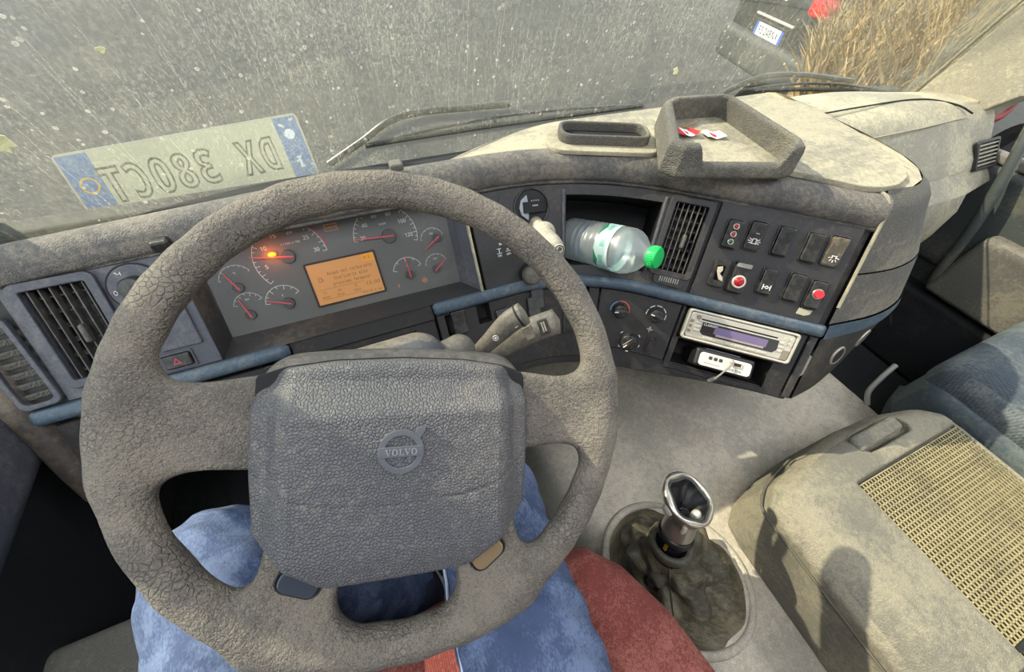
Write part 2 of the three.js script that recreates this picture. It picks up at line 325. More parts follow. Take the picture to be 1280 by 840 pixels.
// rounded right end of the dashboard
{
  const key = [
    [0.500, [[0.66, 0.05], [0.70, 0.05], [0.76, 0.045], [0.83, 0.035], [0.89, 0.015], [0.94, -0.01], [0.96, -0.05], [0.965, -0.12], [0.965, -0.3]]],
    [0.530, [[0.656, 0.086], [0.71, 0.084], [0.77, 0.075], [0.84, 0.060], [0.905, 0.043], [0.965, 0.012], [1.0, -0.04], [1.005, -0.12], [1.005, -0.3]]],
    [0.640, [[0.707, 0.028], [0.745, 0.034], [0.80, 0.041], [0.855, 0.040], [0.91, 0.028], [0.965, -0.002], [1.0, -0.05], [1.01, -0.12], [1.01, -0.3]]],
    [0.720, [[0.744, -0.015], [0.785, -0.006], [0.83, 0.0], [0.88, -0.002], [0.925, -0.014], [0.965, -0.042], [0.99, -0.085], [1.0, -0.15], [1.0, -0.32]]],
    [0.790, [[0.777, -0.053], [0.81, -0.048], [0.85, -0.042], [0.895, -0.048], [0.93, -0.066], [0.96, -0.098], [0.978, -0.145], [0.99, -0.21], [0.995, -0.36]]],
    [0.815, [[0.788, -0.068], [0.82, -0.062], [0.858, -0.056], [0.90, -0.064], [0.932, -0.084], [0.958, -0.118], [0.975, -0.17], [0.986, -0.24], [0.99, -0.38]]],
    [0.829, [[0.80, -0.085], [0.83, -0.082], [0.86, -0.078], [0.895, -0.088], [0.922, -0.108], [0.945, -0.14], [0.962, -0.19], [0.974, -0.26], [0.98, -0.40]]],
  ];
  const curve = key.map(([y, pts]) => new THREE.CatmullRomCurve3(pts.map(([x, z]) => V(x, y, z)), false, 'centripetal'));
  const rowAt = (y, out = 0) => {
    let k = 0; while (k < key.length - 2 && y > key[k + 1][0]) k++;
    const t = (y - key[k][0]) / (key[k + 1][0] - key[k][0]), r = [];
    for (let i = 0; i <= 40; i++) { const a = curve[k].getPoint(i / 40), b = curve[k + 1].getPoint(i / 40), p = a.lerp(b, t), tg = curve[k].getTangent(i / 40); p.x -= tg.z * out; p.z += tg.x * out; p.y = y; r.push(p); }
    return r;
  };
  const band = (ys, out = 0) => sheet(ys.map((y) => rowAt(y, out)));
  // the same with an opening (columns a to b, heights y0 to y1) and a pocket behind it
  const bandWithPocket = (ys, a, b, y0, y1, deep) => {
    const rows = ys.map((y) => rowAt(y)), g = sheet(rows), n = rows[0].length, idx = [];
    const old = g.index.array;
    for (let j = 0; j < rows.length - 1; j++) for (let i = 0; i < n - 1; i++) { const k = (j * (n - 1) + i) * 6, m = (ys[j] + ys[j + 1]) / 2; if (i >= a && i < b && m > y0 && m < y1) continue; for (let q = 0; q < 6; q++) idx.push(old[k + q]); }
    g.setIndex(idx);
    const back = (y) => rowAt(y, -deep).slice(a, b + 1), edge = (y) => rowAt(y).slice(a, b + 1), sides = (q) => [rowAt(y0)[q], rowAt(y1)[q]], deepSides = (q) => [rowAt(y0, -deep)[q], rowAt(y1, -deep)[q]];
    return { g, pocket: [sheet([back(y0), back(y1)]), sheet([edge(y0), back(y0)]), sheet([back(y1), edge(y1)]), sheet([sides(a), deepSides(a)]), sheet([sides(b), deepSides(b)])] };
  };
  const up = bandWithPocket([0.7245, 0.74, 0.755, 0.774, 0.79, 0.8, 0.81, 0.818, 0.824, 0.829], 28, 34, 0.755, 0.774, 0.028);
  DP('end_shell_upper', up.g, MT.tray, 'rounded dusty end shell');
  DP('grip_pocket', join(up.pocket), MT.tray, 'recessed grip in the end shell');
  DP('end_shell_middle', band([0.652, 0.653, 0.67, 0.69, 0.71, 0.7225], 0.0005), MT.tray);
  DP('blue_trim_end', band([0.629, 0.630, 0.64, 0.650, 0.651], 0.003), MT.trim, 'blue end of the trim strip');
  DP('end_shell_lower', band([0.505, 0.515, 0.53, 0.56, 0.59, 0.61, 0.628]), MT.lower);
  DP('end_shell_inner', band([0.52, 0.6, 0.7, 0.829], -0.036), MT.lower);
  // two round sockets under the strip and a dark slot in the upper shell
  for (const [P0, y] of [[[0.762, 0.582, 0.052], 0.582], [[0.8301, 0.59, 0.0524], 0.59]]) {
    let i = 1; rowAt(y).forEach((q, k, r) => { if (k < 40 && Math.hypot(q.x - P0[0], q.z - P0[2]) < Math.hypot(r[i].x - P0[0], r[i].z - P0[2])) i = k; });
    const p = rowAt(y)[i], q = rowAt(y)[i + 1], up = rowAt(y + 0.01)[i], t = q.clone().sub(p).normalize(), u0 = up.sub(p).normalize(), n = t.clone().cross(u0).normalize(), u = n.clone().cross(t);
    const M = mat4(t, u, n, p);
    const ring = DP('socket_ring', new THREE.TorusGeometry(0.017, 0.0028, 10, 28).applyMatrix4(M), MT.chrome, 'bright ring of a round socket');
    part('socket_hole', at(new THREE.CylinderGeometry(0.0155, 0.0155, 0.003, 24).rotateX(Math.PI / 2), 0, 0, 0.0006).applyMatrix4(M), MT.hole, dash);
  }
  // pale seam trim between padded edge and end shell
  DP('seam_trim', tube([F(0.806, 0.045, 0.002), F(0.806, 0.09, 0.003), F(0.806, 0.14, 0.003), F(0.805, 0.185, 0.006), F(0.802, 0.205, 0.010), F(0.796, 0.225, 0.004), F(0.788, 0.238, -0.02)], 0.0028, 40, 8), MT.lightTrim, 'pale seam trim');
}
// front panels
const ventHole = [[-0.402, -0.335, 0.038, 0.160, 0.05], [0.496, 0.551, 0.042, 0.160, 0.05]];
DP('left_panel', panel(-0.424, -0.238, 0.012, 0.173, 0, [ventHole[0], [-0.310, -0.290, 0.051, 0.060, 0.02]].filter(Boolean)), MT.faceBlue, 'grey panel with light switch and vent');
DP('center_panel', panel(0.184, 0.564, 0.010, 0.173, 0, [[0.337, 0.478, 0.030, 0.155, 0], ventHole[1]]), MT.face, 'dusty black panel with cubby');
DP('cubby_liner', panel(0.3375, 0.4775, 0.0305, 0.1545, -0.001, [[0.3376, 0.4774, 0.0306, 0.1544, 0.15]], -0.15), MT.black, 'black storage cubby');
DP('switch_panel', panel(0.569, 0.790, 0.010, 0.176, 0.003), MT.face, 'black panel of rocker switches');
DP('panel_surround', panel(-0.47, SE, 0.0, 0.18, -0.006, [[-0.238, 0.184, 0.008, 0.172, 0], [0.337, 0.478, 0.030, 0.155, 0], [-0.402, -0.335, 0.038, 0.160, 0], [0.496, 0.551, 0.042, 0.160, 0]], -0.02), MT.lower);
for (const [a, b] of [[0.331, 0.3355], [0.4795, 0.484]]) DP('cubby_trim', panel(a, b, 0.02, 0.165, 0.003), MT.faceBlue);
DP('corner_trim', panel(0.1745, 0.1785, 0.008, 0.172, 0.003), MT.lightTrim, 'pale thin edge strip');
// blue strip, in two lengths, with rounded front
function stripGeo(s0, s1, n) {
  const rows = [];
  for (const [v, w] of [[0.011, -0.006], [0.0112, 0.001], [0.009, 0.006], [0.003, 0.0085], [-0.004, 0.0085], [-0.009, 0.006], [-0.0112, 0.001], [-0.011, -0.006]]) { const r = []; for (let i = 0; i <= n; i++) { const s = lerp(s0, s1, i / n), e = Math.min(1, Math.min(s - s0, s1 - s) / 0.006), k = Math.sqrt(Math.max(0, 1 - (1 - e) ** 2)); r.push(F(s, v * (0.6 + 0.4 * k), Math.max(-0.006, w * k))); } rows.push(r); }
  return sheet(rows);
}
DP('blue_trim', stripGeo(-0.47, -0.150, 50), MT.trim, 'dark blue trim strip');
DP('blue_trim', stripGeo(0.082, SE + 0.002, 140), MT.trim, 'dark blue trim strip');
// between the strips: the step below the instruments and the lower panel with its dark hollow
DP('step_panel', panel(-0.149, 0.081, -0.018, 0.010, -0.004), MT.lower);
DP('knee_panel', panel(-0.47, 0.081, -0.115, -0.019, -0.012, [[-0.115, 0.045, -0.062, -0.030, 0.06]], -0.03), MT.lower);
DP('lower_panel', panel(0.085, 0.408, -0.155, -0.013, -0.004, [[0.098, 0.121, -0.062, -0.016, 0.04], [0.158, 0.184, -0.05, -0.014, 0.04], [0.372, 0.388, -0.05, -0.012, 0.03]], -0.03), MT.lower);
DP('heater_panel', panel(0.411, 0.566, -0.128, -0.013, -0.002), MT.lower, 'black heater control panel');
DP('radio_bay', panel(0.569, 0.786, -0.140, -0.013, -0.003, [[0.574, 0.772, -0.074, -0.013, 0.03], [0.580, 0.752, -0.130, -0.076, 0.10]], -0.11), MT.lower, 'black bay for radio and shelf');
{ const rows = [[0, -0.128, -0.004], [1, -0.004, 0], [1, 0.0, -0.008], [1, 0.004, -0.04]].map(([k, dv, w]) => { const r = []; for (let i = 0; i <= 60; i++) { const s = 0.085 + 0.712 * i / 60, low = lerp(-0.172, -0.143, smooth(s, 0.4, 0.78)); r.push(F(s, k ? low - dv : dv, w - 0.004)); } return r; }); DP('sill_panel', sheet(rows), MT.lower); }
DP('bay_edge', panel(0.790, 0.803, -0.136, -0.013, -0.002), MT.face);
DP('lower_bin', panel(0.335, 0.372, -0.105, -0.055, 0.0, [[0.338, 0.369, -0.102, -0.058, 0.02]]), MT.face, 'small black open bin');
// instrument hood recess
{
  const K = (u, v, w = 0) => V(u, 0.66 + v * CT + w * ST, -0.34 - v * ST + w * CT);
  const rec = [];
  const quadSheet = (a, b, c, d, n = 6) => { const rows = []; for (let j = 0; j <= n; j++) { const r = []; for (let i = 0; i <= n; i++) r.push(a.clone().lerp(b, i / n).lerp(d.clone().lerp(c, i / n), j / n)); rows.push(r); } return sheet(rows); };
  DP('hood_ledge', quadSheet(F(-0.238, 0.010, 0), F(0.182, 0.010, 0), K(0.150, -0.028), K(-0.232, -0.024), 10), MT.face, 'dusty ledge below the instruments');
  DP('hood_side', quadSheet(F(-0.238, 0.010, 0), F(-0.238, 0.172, 0), K(-0.228, 0.165), K(-0.232, -0.024)), MT.face);
  DP('hood_side', quadSheet(F(0.177, 0.010, 0), F(0.177, 0.172, 0), K(0.154, 0.165), K(0.149, -0.028)), MT.faceBlue, 'blue-grey side wall');
  DP('hood_roof', quadSheet(F(-0.238, 0.172, 0), F(0.182, 0.172, 0), K(0.155, 0.160), K(-0.228, 0.160)), MT.face);
}
// ---- vents ----
function vent(s0, s1, v0, v1, bars, fins, mFrame, label) {
  const cs = (s0 + s1) / 2, cv = (v0 + v1) / 2, W = s1 - s0, Hh = v1 - v0;
  const fr = DP('air_vent', onF(ringPlate(roundRect(W + 0.022, Hh + 0.022, 0.010), roundRect(W, Hh, 0.003), 0.004, 0.0015), cs, cv, 0.001), mFrame, label);
  const sub = (n, g) => { const m = new THREE.Mesh(boxUV(g), MT.slat); m.name = n; m.castShadow = m.receiveShadow = true; fr.add(m); };
  for (let i = 0; i < bars; i++) sub('slat', onF(rbox(0.0018, Hh, 0.010, 0.0007), s0 + W * (i + 0.5) / bars, cv, -0.004));
  for (let i = 0; i < fins; i++) sub('fin', onF(rbox(W, 0.0022, 0.014, 0.0008).rotateX(0.3), cs, v0 + Hh * (i + 0.5) / fins, -0.017));
  sub('thumb_tab', onF(solid((x, y, z) => sdBox(x, y, z, 0.0035, 0.013, 0.006, 0.0035), [-0.006, -0.016, -0.008], [0.006, 0.016, 0.008], 0.0012), cs + W * 0.08, cv - 0.004, 0.004));
}
vent(-0.402, -0.335, 0.038, 0.160, 6, 6, MT.faceBlue, 'black slatted air vent left of the wheel');
vent(0.496, 0.551, 0.042, 0.160, 6, 7, MT.face, 'black slatted air vent beside the cubby');
{ // thumb wheel under the right vent
  const h = DP('vent_dial', onF(poly(roundRect(0.056, 0.022, 0.008), 0.004, 0.001), 0.526, 0.026, 0.0), MT.face, 'small vent dial');
  for (let i = 0; i < 9; i++) { const m = new THREE.Mesh(onF(rbox(0.0022, 0.010, 0.004, 0.0008), 0.510 + i * 0.004, 0.026, 0.005), MT.grey); m.name = 'rib'; h.add(m); }
}
// side demister grille at the far left end
{
  const fr = DP('demister_grille', onF(ringPlate(roundRect(0.046, 0.122, 0.010), roundRect(0.034, 0.108, 0.008), 0.005, 0.0015), -0.449, 0.075, 0.0, 0.05), MT.faceBlue, 'side demister grille at the far left');
  for (let i = 0; i < 7; i++) { const m = new THREE.Mesh(onF(rbox(0.036, 0.009, 0.003, 0.001).rotateX(0.5), -0.449, 0.030 + i * 0.0150, -0.003, 0.05), MT.tray); m.name = 'slat'; fr.add(m); }
}
// ---- rocker switches ----
const sub = (parent, name, g, mat, label) => { const m = new THREE.Mesh(boxUV(g), mat); m.name = name; m.castShadow = m.receiveShadow = true; if (label) m.userData.label = label; parent.add(m); return m; };
const capGeo = (w, h, d, r = 0.004) => poly(roundRect(w, h, r), d, 0.0016);
function rocker(s, v, { w = 0.025, h = 0.047, mat = MT.switch, tilt = 0, label, lift = 0.0 } = {}) {
  const bez = DP('switch_frame', onF(ringPlate(roundRect(w + 0.004, h + 0.004, 0.005), roundRect(w, h, 0.004), 0.0025, 0.0008), s, v, 0.003), MT.switch);
  const g = capGeo(w - 0.001, h - 0.001, 0.006 + lift); if (tilt) g.rotateX(tilt);
  return DP('rocker_switch', onF(g, s, v, 0.0025), mat, label);
}
const bar = (x, y, w, h, a = 0) => rbox(w, h, 0.0012, 0.0003, 1).rotateZ(a).translate(x, y, 0);
const icon = (parent, s, v, w, list, mat = MT.white) => sub(parent, 'symbol', onF(join(list), s, v, w), mat);
const RW = 0.0115;
const sw = {
  a: [0.601, 0.1257], b: [0.6362, 0.1305], c: [0.6813, 0.1309], d: [0.727, 0.1302], e: [0.7607, 0.1324],
  f: [0.603, 0.0577], g: [0.6363, 0.057], h: [0.6832, 0.0612], i: [0.7275, 0.0621], j: [0.7627, 0.058],
};
{
  let k = rocker(...sw.a, { label: 'switch with three small indicator lamps' });
  [[0.013, MT.red], [0.0, MT.red], [-0.013, null]].forEach(([dy, m], i) => {
    sub(k, 'lamp_ring', onF(new THREE.TorusGeometry(0.0042, 0.0012, 8, 20), sw.a[0], sw.a[1] + dy, RW), MT.chrome);
    sub(k, 'indicator_lamp', onF(new THREE.SphereGeometry(0.0034, 14, 10).scale(1, 1, 0.6), sw.a[0], sw.a[1] + dy, RW), m || std(0x1d5a3a, 0.3));
  });
  k = rocker(...sw.b, { tilt: 0.12, label: 'switch with white beacon symbol' });
  const rays = []; for (const a of [-0.5, 0.5, 2.64, 3.64]) rays.push(bar(0.007 * Math.cos(a), 0.006 * Math.sin(a), 0.005, 0.0012, a)); for (const a of [0, Math.PI]) rays.push(bar(0.0078 * Math.cos(a), 0, 0.005, 0.0012, a));
  icon(k, sw.b[0], sw.b[1] - 0.009, RW, [bar(-0.003, 0, 0.0013, 0.008), bar(0.003, 0, 0.0013, 0.008), bar(0, 0.004, 0.006, 0.0013), bar(0, -0.004, 0.010, 0.0013), ...rays]);
  sub(k, 'switch_lens', onF(bar(0.001, 0.004, 0.006, 0.002), sw.b[0], sw.b[1], RW), MT.grey);
  rocker(...sw.c, { label: 'blank switch cover' });
  rocker(...sw.d, { label: 'blank switch cover' });
  k = rocker(...sw.e, { mat: MT.switchDirty, tilt: 0.16, label: 'dusty tan switch with work lamp symbol' });
  const wr = []; for (const a of [0.2, 0.9, 1.57, 2.24, 2.94]) wr.push(bar(0.0065 * Math.cos(a), -0.0065 * Math.sin(a), 0.004, 0.0012, -a));
  icon(k, sw.e[0], sw.e[1] - 0.010, RW, [bar(0, 0.002, 0.008, 0.0013), bar(-0.003, 0, 0.0013, 0.004), bar(0.003, 0, 0.0013, 0.004), ...wr]);
  // a switch broken open
  const fr = DP('broken_switch', onF(ringPlate(roundRect(0.026, 0.048, 0.004), roundRect(0.014, 0.026, 0.002), 0.006, 0.0012), ...sw.f, 0.003), MT.switch, 'broken switch with torn opening');
  sub(fr, 'opening', onF(at(rbox(0.015, 0.027, 0.002, 0.0005), 0, 0, -0.004), ...sw.f, 0.006), MT.hole);  // near-black block in place of the shaded inside of the switch
  sub(fr, 'torn_scrap', onF(poly([[-0.006, 0.010], [0.002, 0.013], [0.004, 0.006], [0.001, 0.0], [0.008, -0.006], [0.010, -0.013], [0.003, -0.011], [-0.002, -0.003], [-0.005, 0.003]], 0.003, 0.001), ...sw.f, 0.007), std(0xb9b09a, 0.8), 'pale torn plastic');
  k = rocker(...sw.g, { w: 0.027, h: 0.052, lift: 0.005, label: 'raised switch with large red lamp' });
  sub(k, 'lamp_ring', onF(new THREE.TorusGeometry(0.0095, 0.0022, 10, 28), sw.g[0], sw.g[1] - 0.006, 0.0165), MT.silver);
  sub(k, 'red_lamp', onF(new THREE.SphereGeometry(0.0085, 20, 12).scale(1, 1, 0.55), sw.g[0], sw.g[1] - 0.006, 0.0165), MT.red);
  sub(k, 'cap', onF(rbox(0.024, 0.008, 0.006, 0.002), sw.g[0], sw.g[1] + 0.022, 0.015), MT.grey);
  k = rocker(...sw.h, { w: 0.023, h: 0.044, tilt: -0.1, label: 'switch with differential lock symbol' });
  icon(k, sw.h[0], sw.h[1] - 0.009, RW + 0.001, [bar(-0.006, 0, 0.0014, 0.009), bar(0.006, 0, 0.0014, 0.009), bar(-0.004, 0, 0.005, 0.0014), bar(0.004, 0, 0.005, 0.0014), new THREE.TorusGeometry(0.0022, 0.0008, 6, 14)]);
  rocker(...sw.i, { label: 'blank switch cover' });
  k = rocker(...sw.j, { label: 'switch with red push button' });
  sub(k, 'button_ring', onF(new THREE.TorusGeometry(0.0075, 0.0016, 10, 26), sw.j[0], sw.j[1] + 0.002, RW), MT.chrome);
  sub(k, 'red_button', onF(new THREE.CylinderGeometry(0.0066, 0.0066, 0.008, 24).rotateX(Math.PI / 2), sw.j[0] + 0.0005, sw.j[1] + 0.002, RW + 0.002), std(0xd8303a, 0.45));
  // worn sticker below
  DP('sticker_remnant', onF(poly([[-0.010, -0.006], [0.003, -0.007], [0.011, -0.003], [0.013, 0.005], [0.004, 0.004], [-0.009, 0.005]], 0.0006, 0.0002), ...[0.7581, 0.0261], 0.003), std(0xb5ad92, 0.9), 'torn sticker remnant');
}
// switches and blanks on the lower panel
for (const p of [[0.1223, -0.0343], [0.2809, -0.0267], [0.2719, -0.0459], [0.2044, -0.0538]]) DP('switch_blank', onF(capGeo(0.026, 0.044, 0.004), p[0], p[1], -0.004), MT.switch, 'blank switch cover below the strip');
// ---- heater controls ----
const K1 = [0.456, -0.0507], K2 = [0.5262, -0.0438], K3 = [0.4929, -0.1067];
[[K1, 0.014, 0.2], [K2, 0.014, -0.15], [K3, 0.017, 0.9]].forEach(([p, r, rot], i) => {
  const k = DP('heater_knob', onF(new THREE.LatheGeometry([[0.0001, 0.014], [r * 0.75, 0.014], [r * 0.86, 0.012], [r, 0.001], [r, 0]].map((q) => new THREE.Vector2(...q)), 30).rotateX(Math.PI / 2), p[0], p[1], -0.001), MT.switch, ['temperature knob with blue and red arc', 'fan knob with white arc', 'air direction knob'][i]);
  sub(k, 'grip', onF(at(rbox(r * 0.55, r * 1.7, 0.008, 0.002), 0, 0, 0.014), p[0], p[1], 0, Math.PI / 2 + rot), MT.switch);
  sub(k, 'pointer', onF(at(rbox(0.002, r * 0.5, 0.001, 0.0004), 0, r * 0.6, 0.0185), p[0], p[1], 0, Math.PI / 2 + rot), MT.white);
  const arc = (a0, a1, m, rad = r + 0.004) => DP('dial_mark', onF(new THREE.TorusGeometry(rad, 0.0009, 6, 24, a1 - a0).rotateZ(a0), p[0], p[1], -0.001), m);
  if (i === 0) { arc(2.0, 3.3, std(0x6f9bb5, 0.6)); arc(-0.2, 1.9, std(0xb8564c, 0.6)); }
  if (i === 1) for (let q = 0; q < 5; q++) arc(-0.3 + q * 0.75, 0.25 + q * 0.75, MT.white);
  if (i === 2) for (const a of [-1.6, -0.4, 0.6, 2.4, 3.8]) arc(a, a + 0.25, MT.white, r + 0.005);
});
{ const p = [0.5345, -0.1033]; const b = DP('rear_window_button', onF(ringPlate(roundRect(0.018, 0.036, 0.003), roundRect(0.012, 0.030, 0.002), 0.002, 0.0006), ...p, -0.002), MT.switch); sub(b, 'key', onF(capGeo(0.012, 0.03, 0.003), ...p, -0.003), MT.switch); }
{ const p = [0.5237, -0.0742]; DP('fan_symbol', onF(join([0, 1.57, 3.14, 4.71].map((a) => bar(0.003 * Math.cos(a), 0.003 * Math.sin(a), 0.005, 0.0026, a))), ...p, -0.001), MT.grey); }
// ---- left panel details: light switch, coin plate, hazard switch, key ----
{
  const p = [-0.289, 0.138];
  const k = DP('light_switch', onF(new THREE.CylinderGeometry(0.031, 0.032, 0.003, 44).rotateX(Math.PI / 2), ...p, 0.001), MT.faceBlue, 'round headlight switch');
  sub(k, 'dial_rim', onF(new THREE.TorusGeometry(0.0315, 0.0011, 8, 44), ...p, 0.002), MT.black);
  sub(k, 'knob', onF(new THREE.LatheGeometry([[0.0001, 0.016], [0.012, 0.016], [0.0145, 0.013], [0.016, 0]].map((q) => new THREE.Vector2(...q)), 30).rotateX(Math.PI / 2), ...p, 0.002), MT.switch);
  sub(k, 'mark', onF(new THREE.TorusGeometry(0.0026, 0.0006, 6, 16).scale(0.7, 1, 1), p[0] - 0.024, p[1] - 0.002, 0.003), MT.white);
  sub(k, 'mark', onF(join([bar(0, 0, 0.005, 0.001), bar(0.003, 0, 0.001, 0.005), bar(-0.002, 0.002, 0.003, 0.001)]), p[0] - 0.012, p[1] + 0.021, 0.003), MT.white);
  const q = [-0.2718, 0.0711];
  const c = DP('card_plate', onF(capGeo(0.052, 0.062, 0.002, 0.003), q[0] - 0.004, q[1] + 0.005, 0.0), MT.faceBlue, 'raised grey plate with two grooves');
  for (const dx of [0.004, 0.016]) sub(c, 'groove', onF(ringPlate(roundRect(0.010, 0.030, 0.003), roundRect(0.008, 0.028, 0.0025), 0.0008, 0.0002), q[0] + dx - 0.004, q[1], 0.002), MT.switch);
  const h = [-0.2879, 0.0285];
  const hz = DP('hazard_switch', onF(capGeo(0.034, 0.019, 0.005, 0.003), ...h, 0.0), MT.switch, 'hazard warning switch with red triangle');
  sub(hz, 'triangle', onF(ringPlate([[-0.0055, -0.004], [0.0055, -0.004], [0, 0.0055]], [[-0.003, -0.0025], [0.003, -0.0025], [0, 0.003]], 0.0006, 0), h[0], h[1], 0.0066), std(0xb0404a, 0.5));
  DP('hazard_frame', onF(ringPlate(roundRect(0.041, 0.026, 0.003), roundRect(0.036, 0.021, 0.003), 0.002, 0.0006), ...h, 0.0), MT.faceBlue);
  const b = [-0.3005, 0.0604]; DP('rheostat', onF(rbox(0.014, 0.010, 0.010, 0.002), ...b, 0.002), MT.black);
  const e = [-0.3227, 0.0251]; DP('side_button', onF(capGeo(0.018, 0.024, 0.004), ...e, 0.0), MT.black);
}
// button strip seen below the left end of the trim
{ const p = [-0.1789, -0.0237]; DP('low_switch', onF(capGeo(0.034, 0.012, 0.004, 0.003), p[0], p[1], -0.011), MT.switch); }
// ---- round gauge and print on the centre panel ----
{
  const p = [0.2841, 0.1375];
  const k = DP('round_gauge', onF(new THREE.LatheGeometry([[0.028, -0.012], [0.0285, 0.002], [0.0305, 0.005], [0.0325, 0.003], [0.033, 0]].map((q) => new THREE.Vector2(...q)), 44).rotateX(Math.PI / 2), ...p, 0), MT.switch, 'round recessed gauge with bright rim');
  sub(k, 'dial', onF(new THREE.CircleGeometry(0.0285, 36), ...p, -0.010 + 0.012), MT.black);
  sub(k, 'drum', onF(new THREE.CylinderGeometry(0.022, 0.022, 0.018, 30, 1, false).scale(1, 1, 0.5), p[0] + 0.004, p[1], 0.003), MT.dark);
  sub(k, 'shield', onF(poly([[-0.020, -0.012], [-0.008, -0.022], [-0.005, 0], [-0.008, 0.021], [-0.019, 0.013], [-0.023, 0]], 0.002, 0.0005), p[0], p[1], 0.003), std(0x8f949a, 0.5));
  for (const [y, n] of [[0.010, 4], [0.002, 1]]) sub(k, 'figures', onF(join(Array.from({ length: n }, (_, i) => bar(0.001 + (i - n / 2) * 0.004, y, n > 1 ? 0.002 : 0.010, 0.0025))), p[0] + 0.004, p[1], 0.014), MT.grey);
  DP('plug', onF(new THREE.CylinderGeometry(0.011, 0.011, 0.0012, 26).rotateX(Math.PI / 2), ...[0.2447, 0.153], 0.0004), MT.face);
  const q = [0.2726, 0.0162];
  const kn = DP('brake_valve_knob', onF(new THREE.LatheGeometry([[0.0001, 0.03], [0.013, 0.029], [0.0165, 0.025], [0.017, 0.012], [0.012, 0.008], [0.012, 0]].map((r) => new THREE.Vector2(...r)), 30).rotateX(Math.PI / 2), q[0] - 0.004, q[1] + 0.004, 0), MT.stalk, 'round grey valve knob behind the wheel rim');
  DP('knob_recess', onF(new THREE.CylinderGeometry(0.02, 0.02, 0.002, 28).rotateX(Math.PI / 2), q[0] - 0.004, q[1] + 0.006, 0), MT.hole);
}
// ---- lid, bin on the top ----
{
  const out = [[0.545, -0.318], [0.60, -0.405], [0.70, -0.435], [0.85, -0.437], [0.96, -0.425], [0.985, -0.39], [0.983, -0.32], [0.968, -0.24], [0.945, -0.165], [0.918, -0.115], [0.885, -0.087], [0.845, -0.075], [0.805, -0.078], [0.765, -0.092], [0.70, -0.152], [0.62, -0.235]];
  const c = new THREE.CatmullRomCurve3(out.map(([x, z]) => V(x - 0.024 * smooth(x, 0.7, 0.85), -(z - 0.010 * smooth(z, -0.3, -0.1)), 0)), true, 'catmullrom', 0.25).getPoints(90).map((p) => [p.x, p.y]);
  c.pop();
  const g = poly(c, 0.006, 0.002, 3).rotateX(-Math.PI / 2).translate(0, 0.8275, 0);
  DP('top_lid', boxUV(g), MT.top, 'large rounded dust-covered lid');
  const a = A3([0.3537, 0.833, -0.3651]), ang = Math.atan2(0.063, 0.152);
  const M = new THREE.Matrix4().makeRotationY(-ang).setPosition(0.447, 0.827, -0.378);
  const up = (gg) => boxUV(gg.rotateX(-Math.PI / 2)).applyMatrix4(M);
  DP('top_bin_plate', up(poly(roundRect(0.205, 0.092, 0.035, 8), 0.004, 0.002)), MT.top, 'raised plate round the bin');
  DP('top_bin', up(at(ringPlate(roundRect(0.160, 0.062, 0.022, 8), roundRect(0.146, 0.048, 0.017, 8), 0.019, 0.003), 0, 0.006, 0)), MT.tray, 'oblong bin with raised rim');
  DP('top_bin_floor', up(at(poly(roundRect(0.148, 0.050, 0.017, 8), 0.001, 0), 0, 0.006, 0.0066)), MT.dark);  // dark sheet standing in for the shaded depth of the bin
}
// a small hook on the ridge left of the centre
DP('ridge_clip', at(rbox(0.02, 0.012, 0.02, 0.004), ...A3([0.0854, 0.838, -0.3912]).toArray()), MT.stalk);
DP('ridge_clip', at(rbox(0.022, 0.014, 0.02, 0.004), ...F(-0.236, 0.186, 0.012).toArray()), MT.switch);

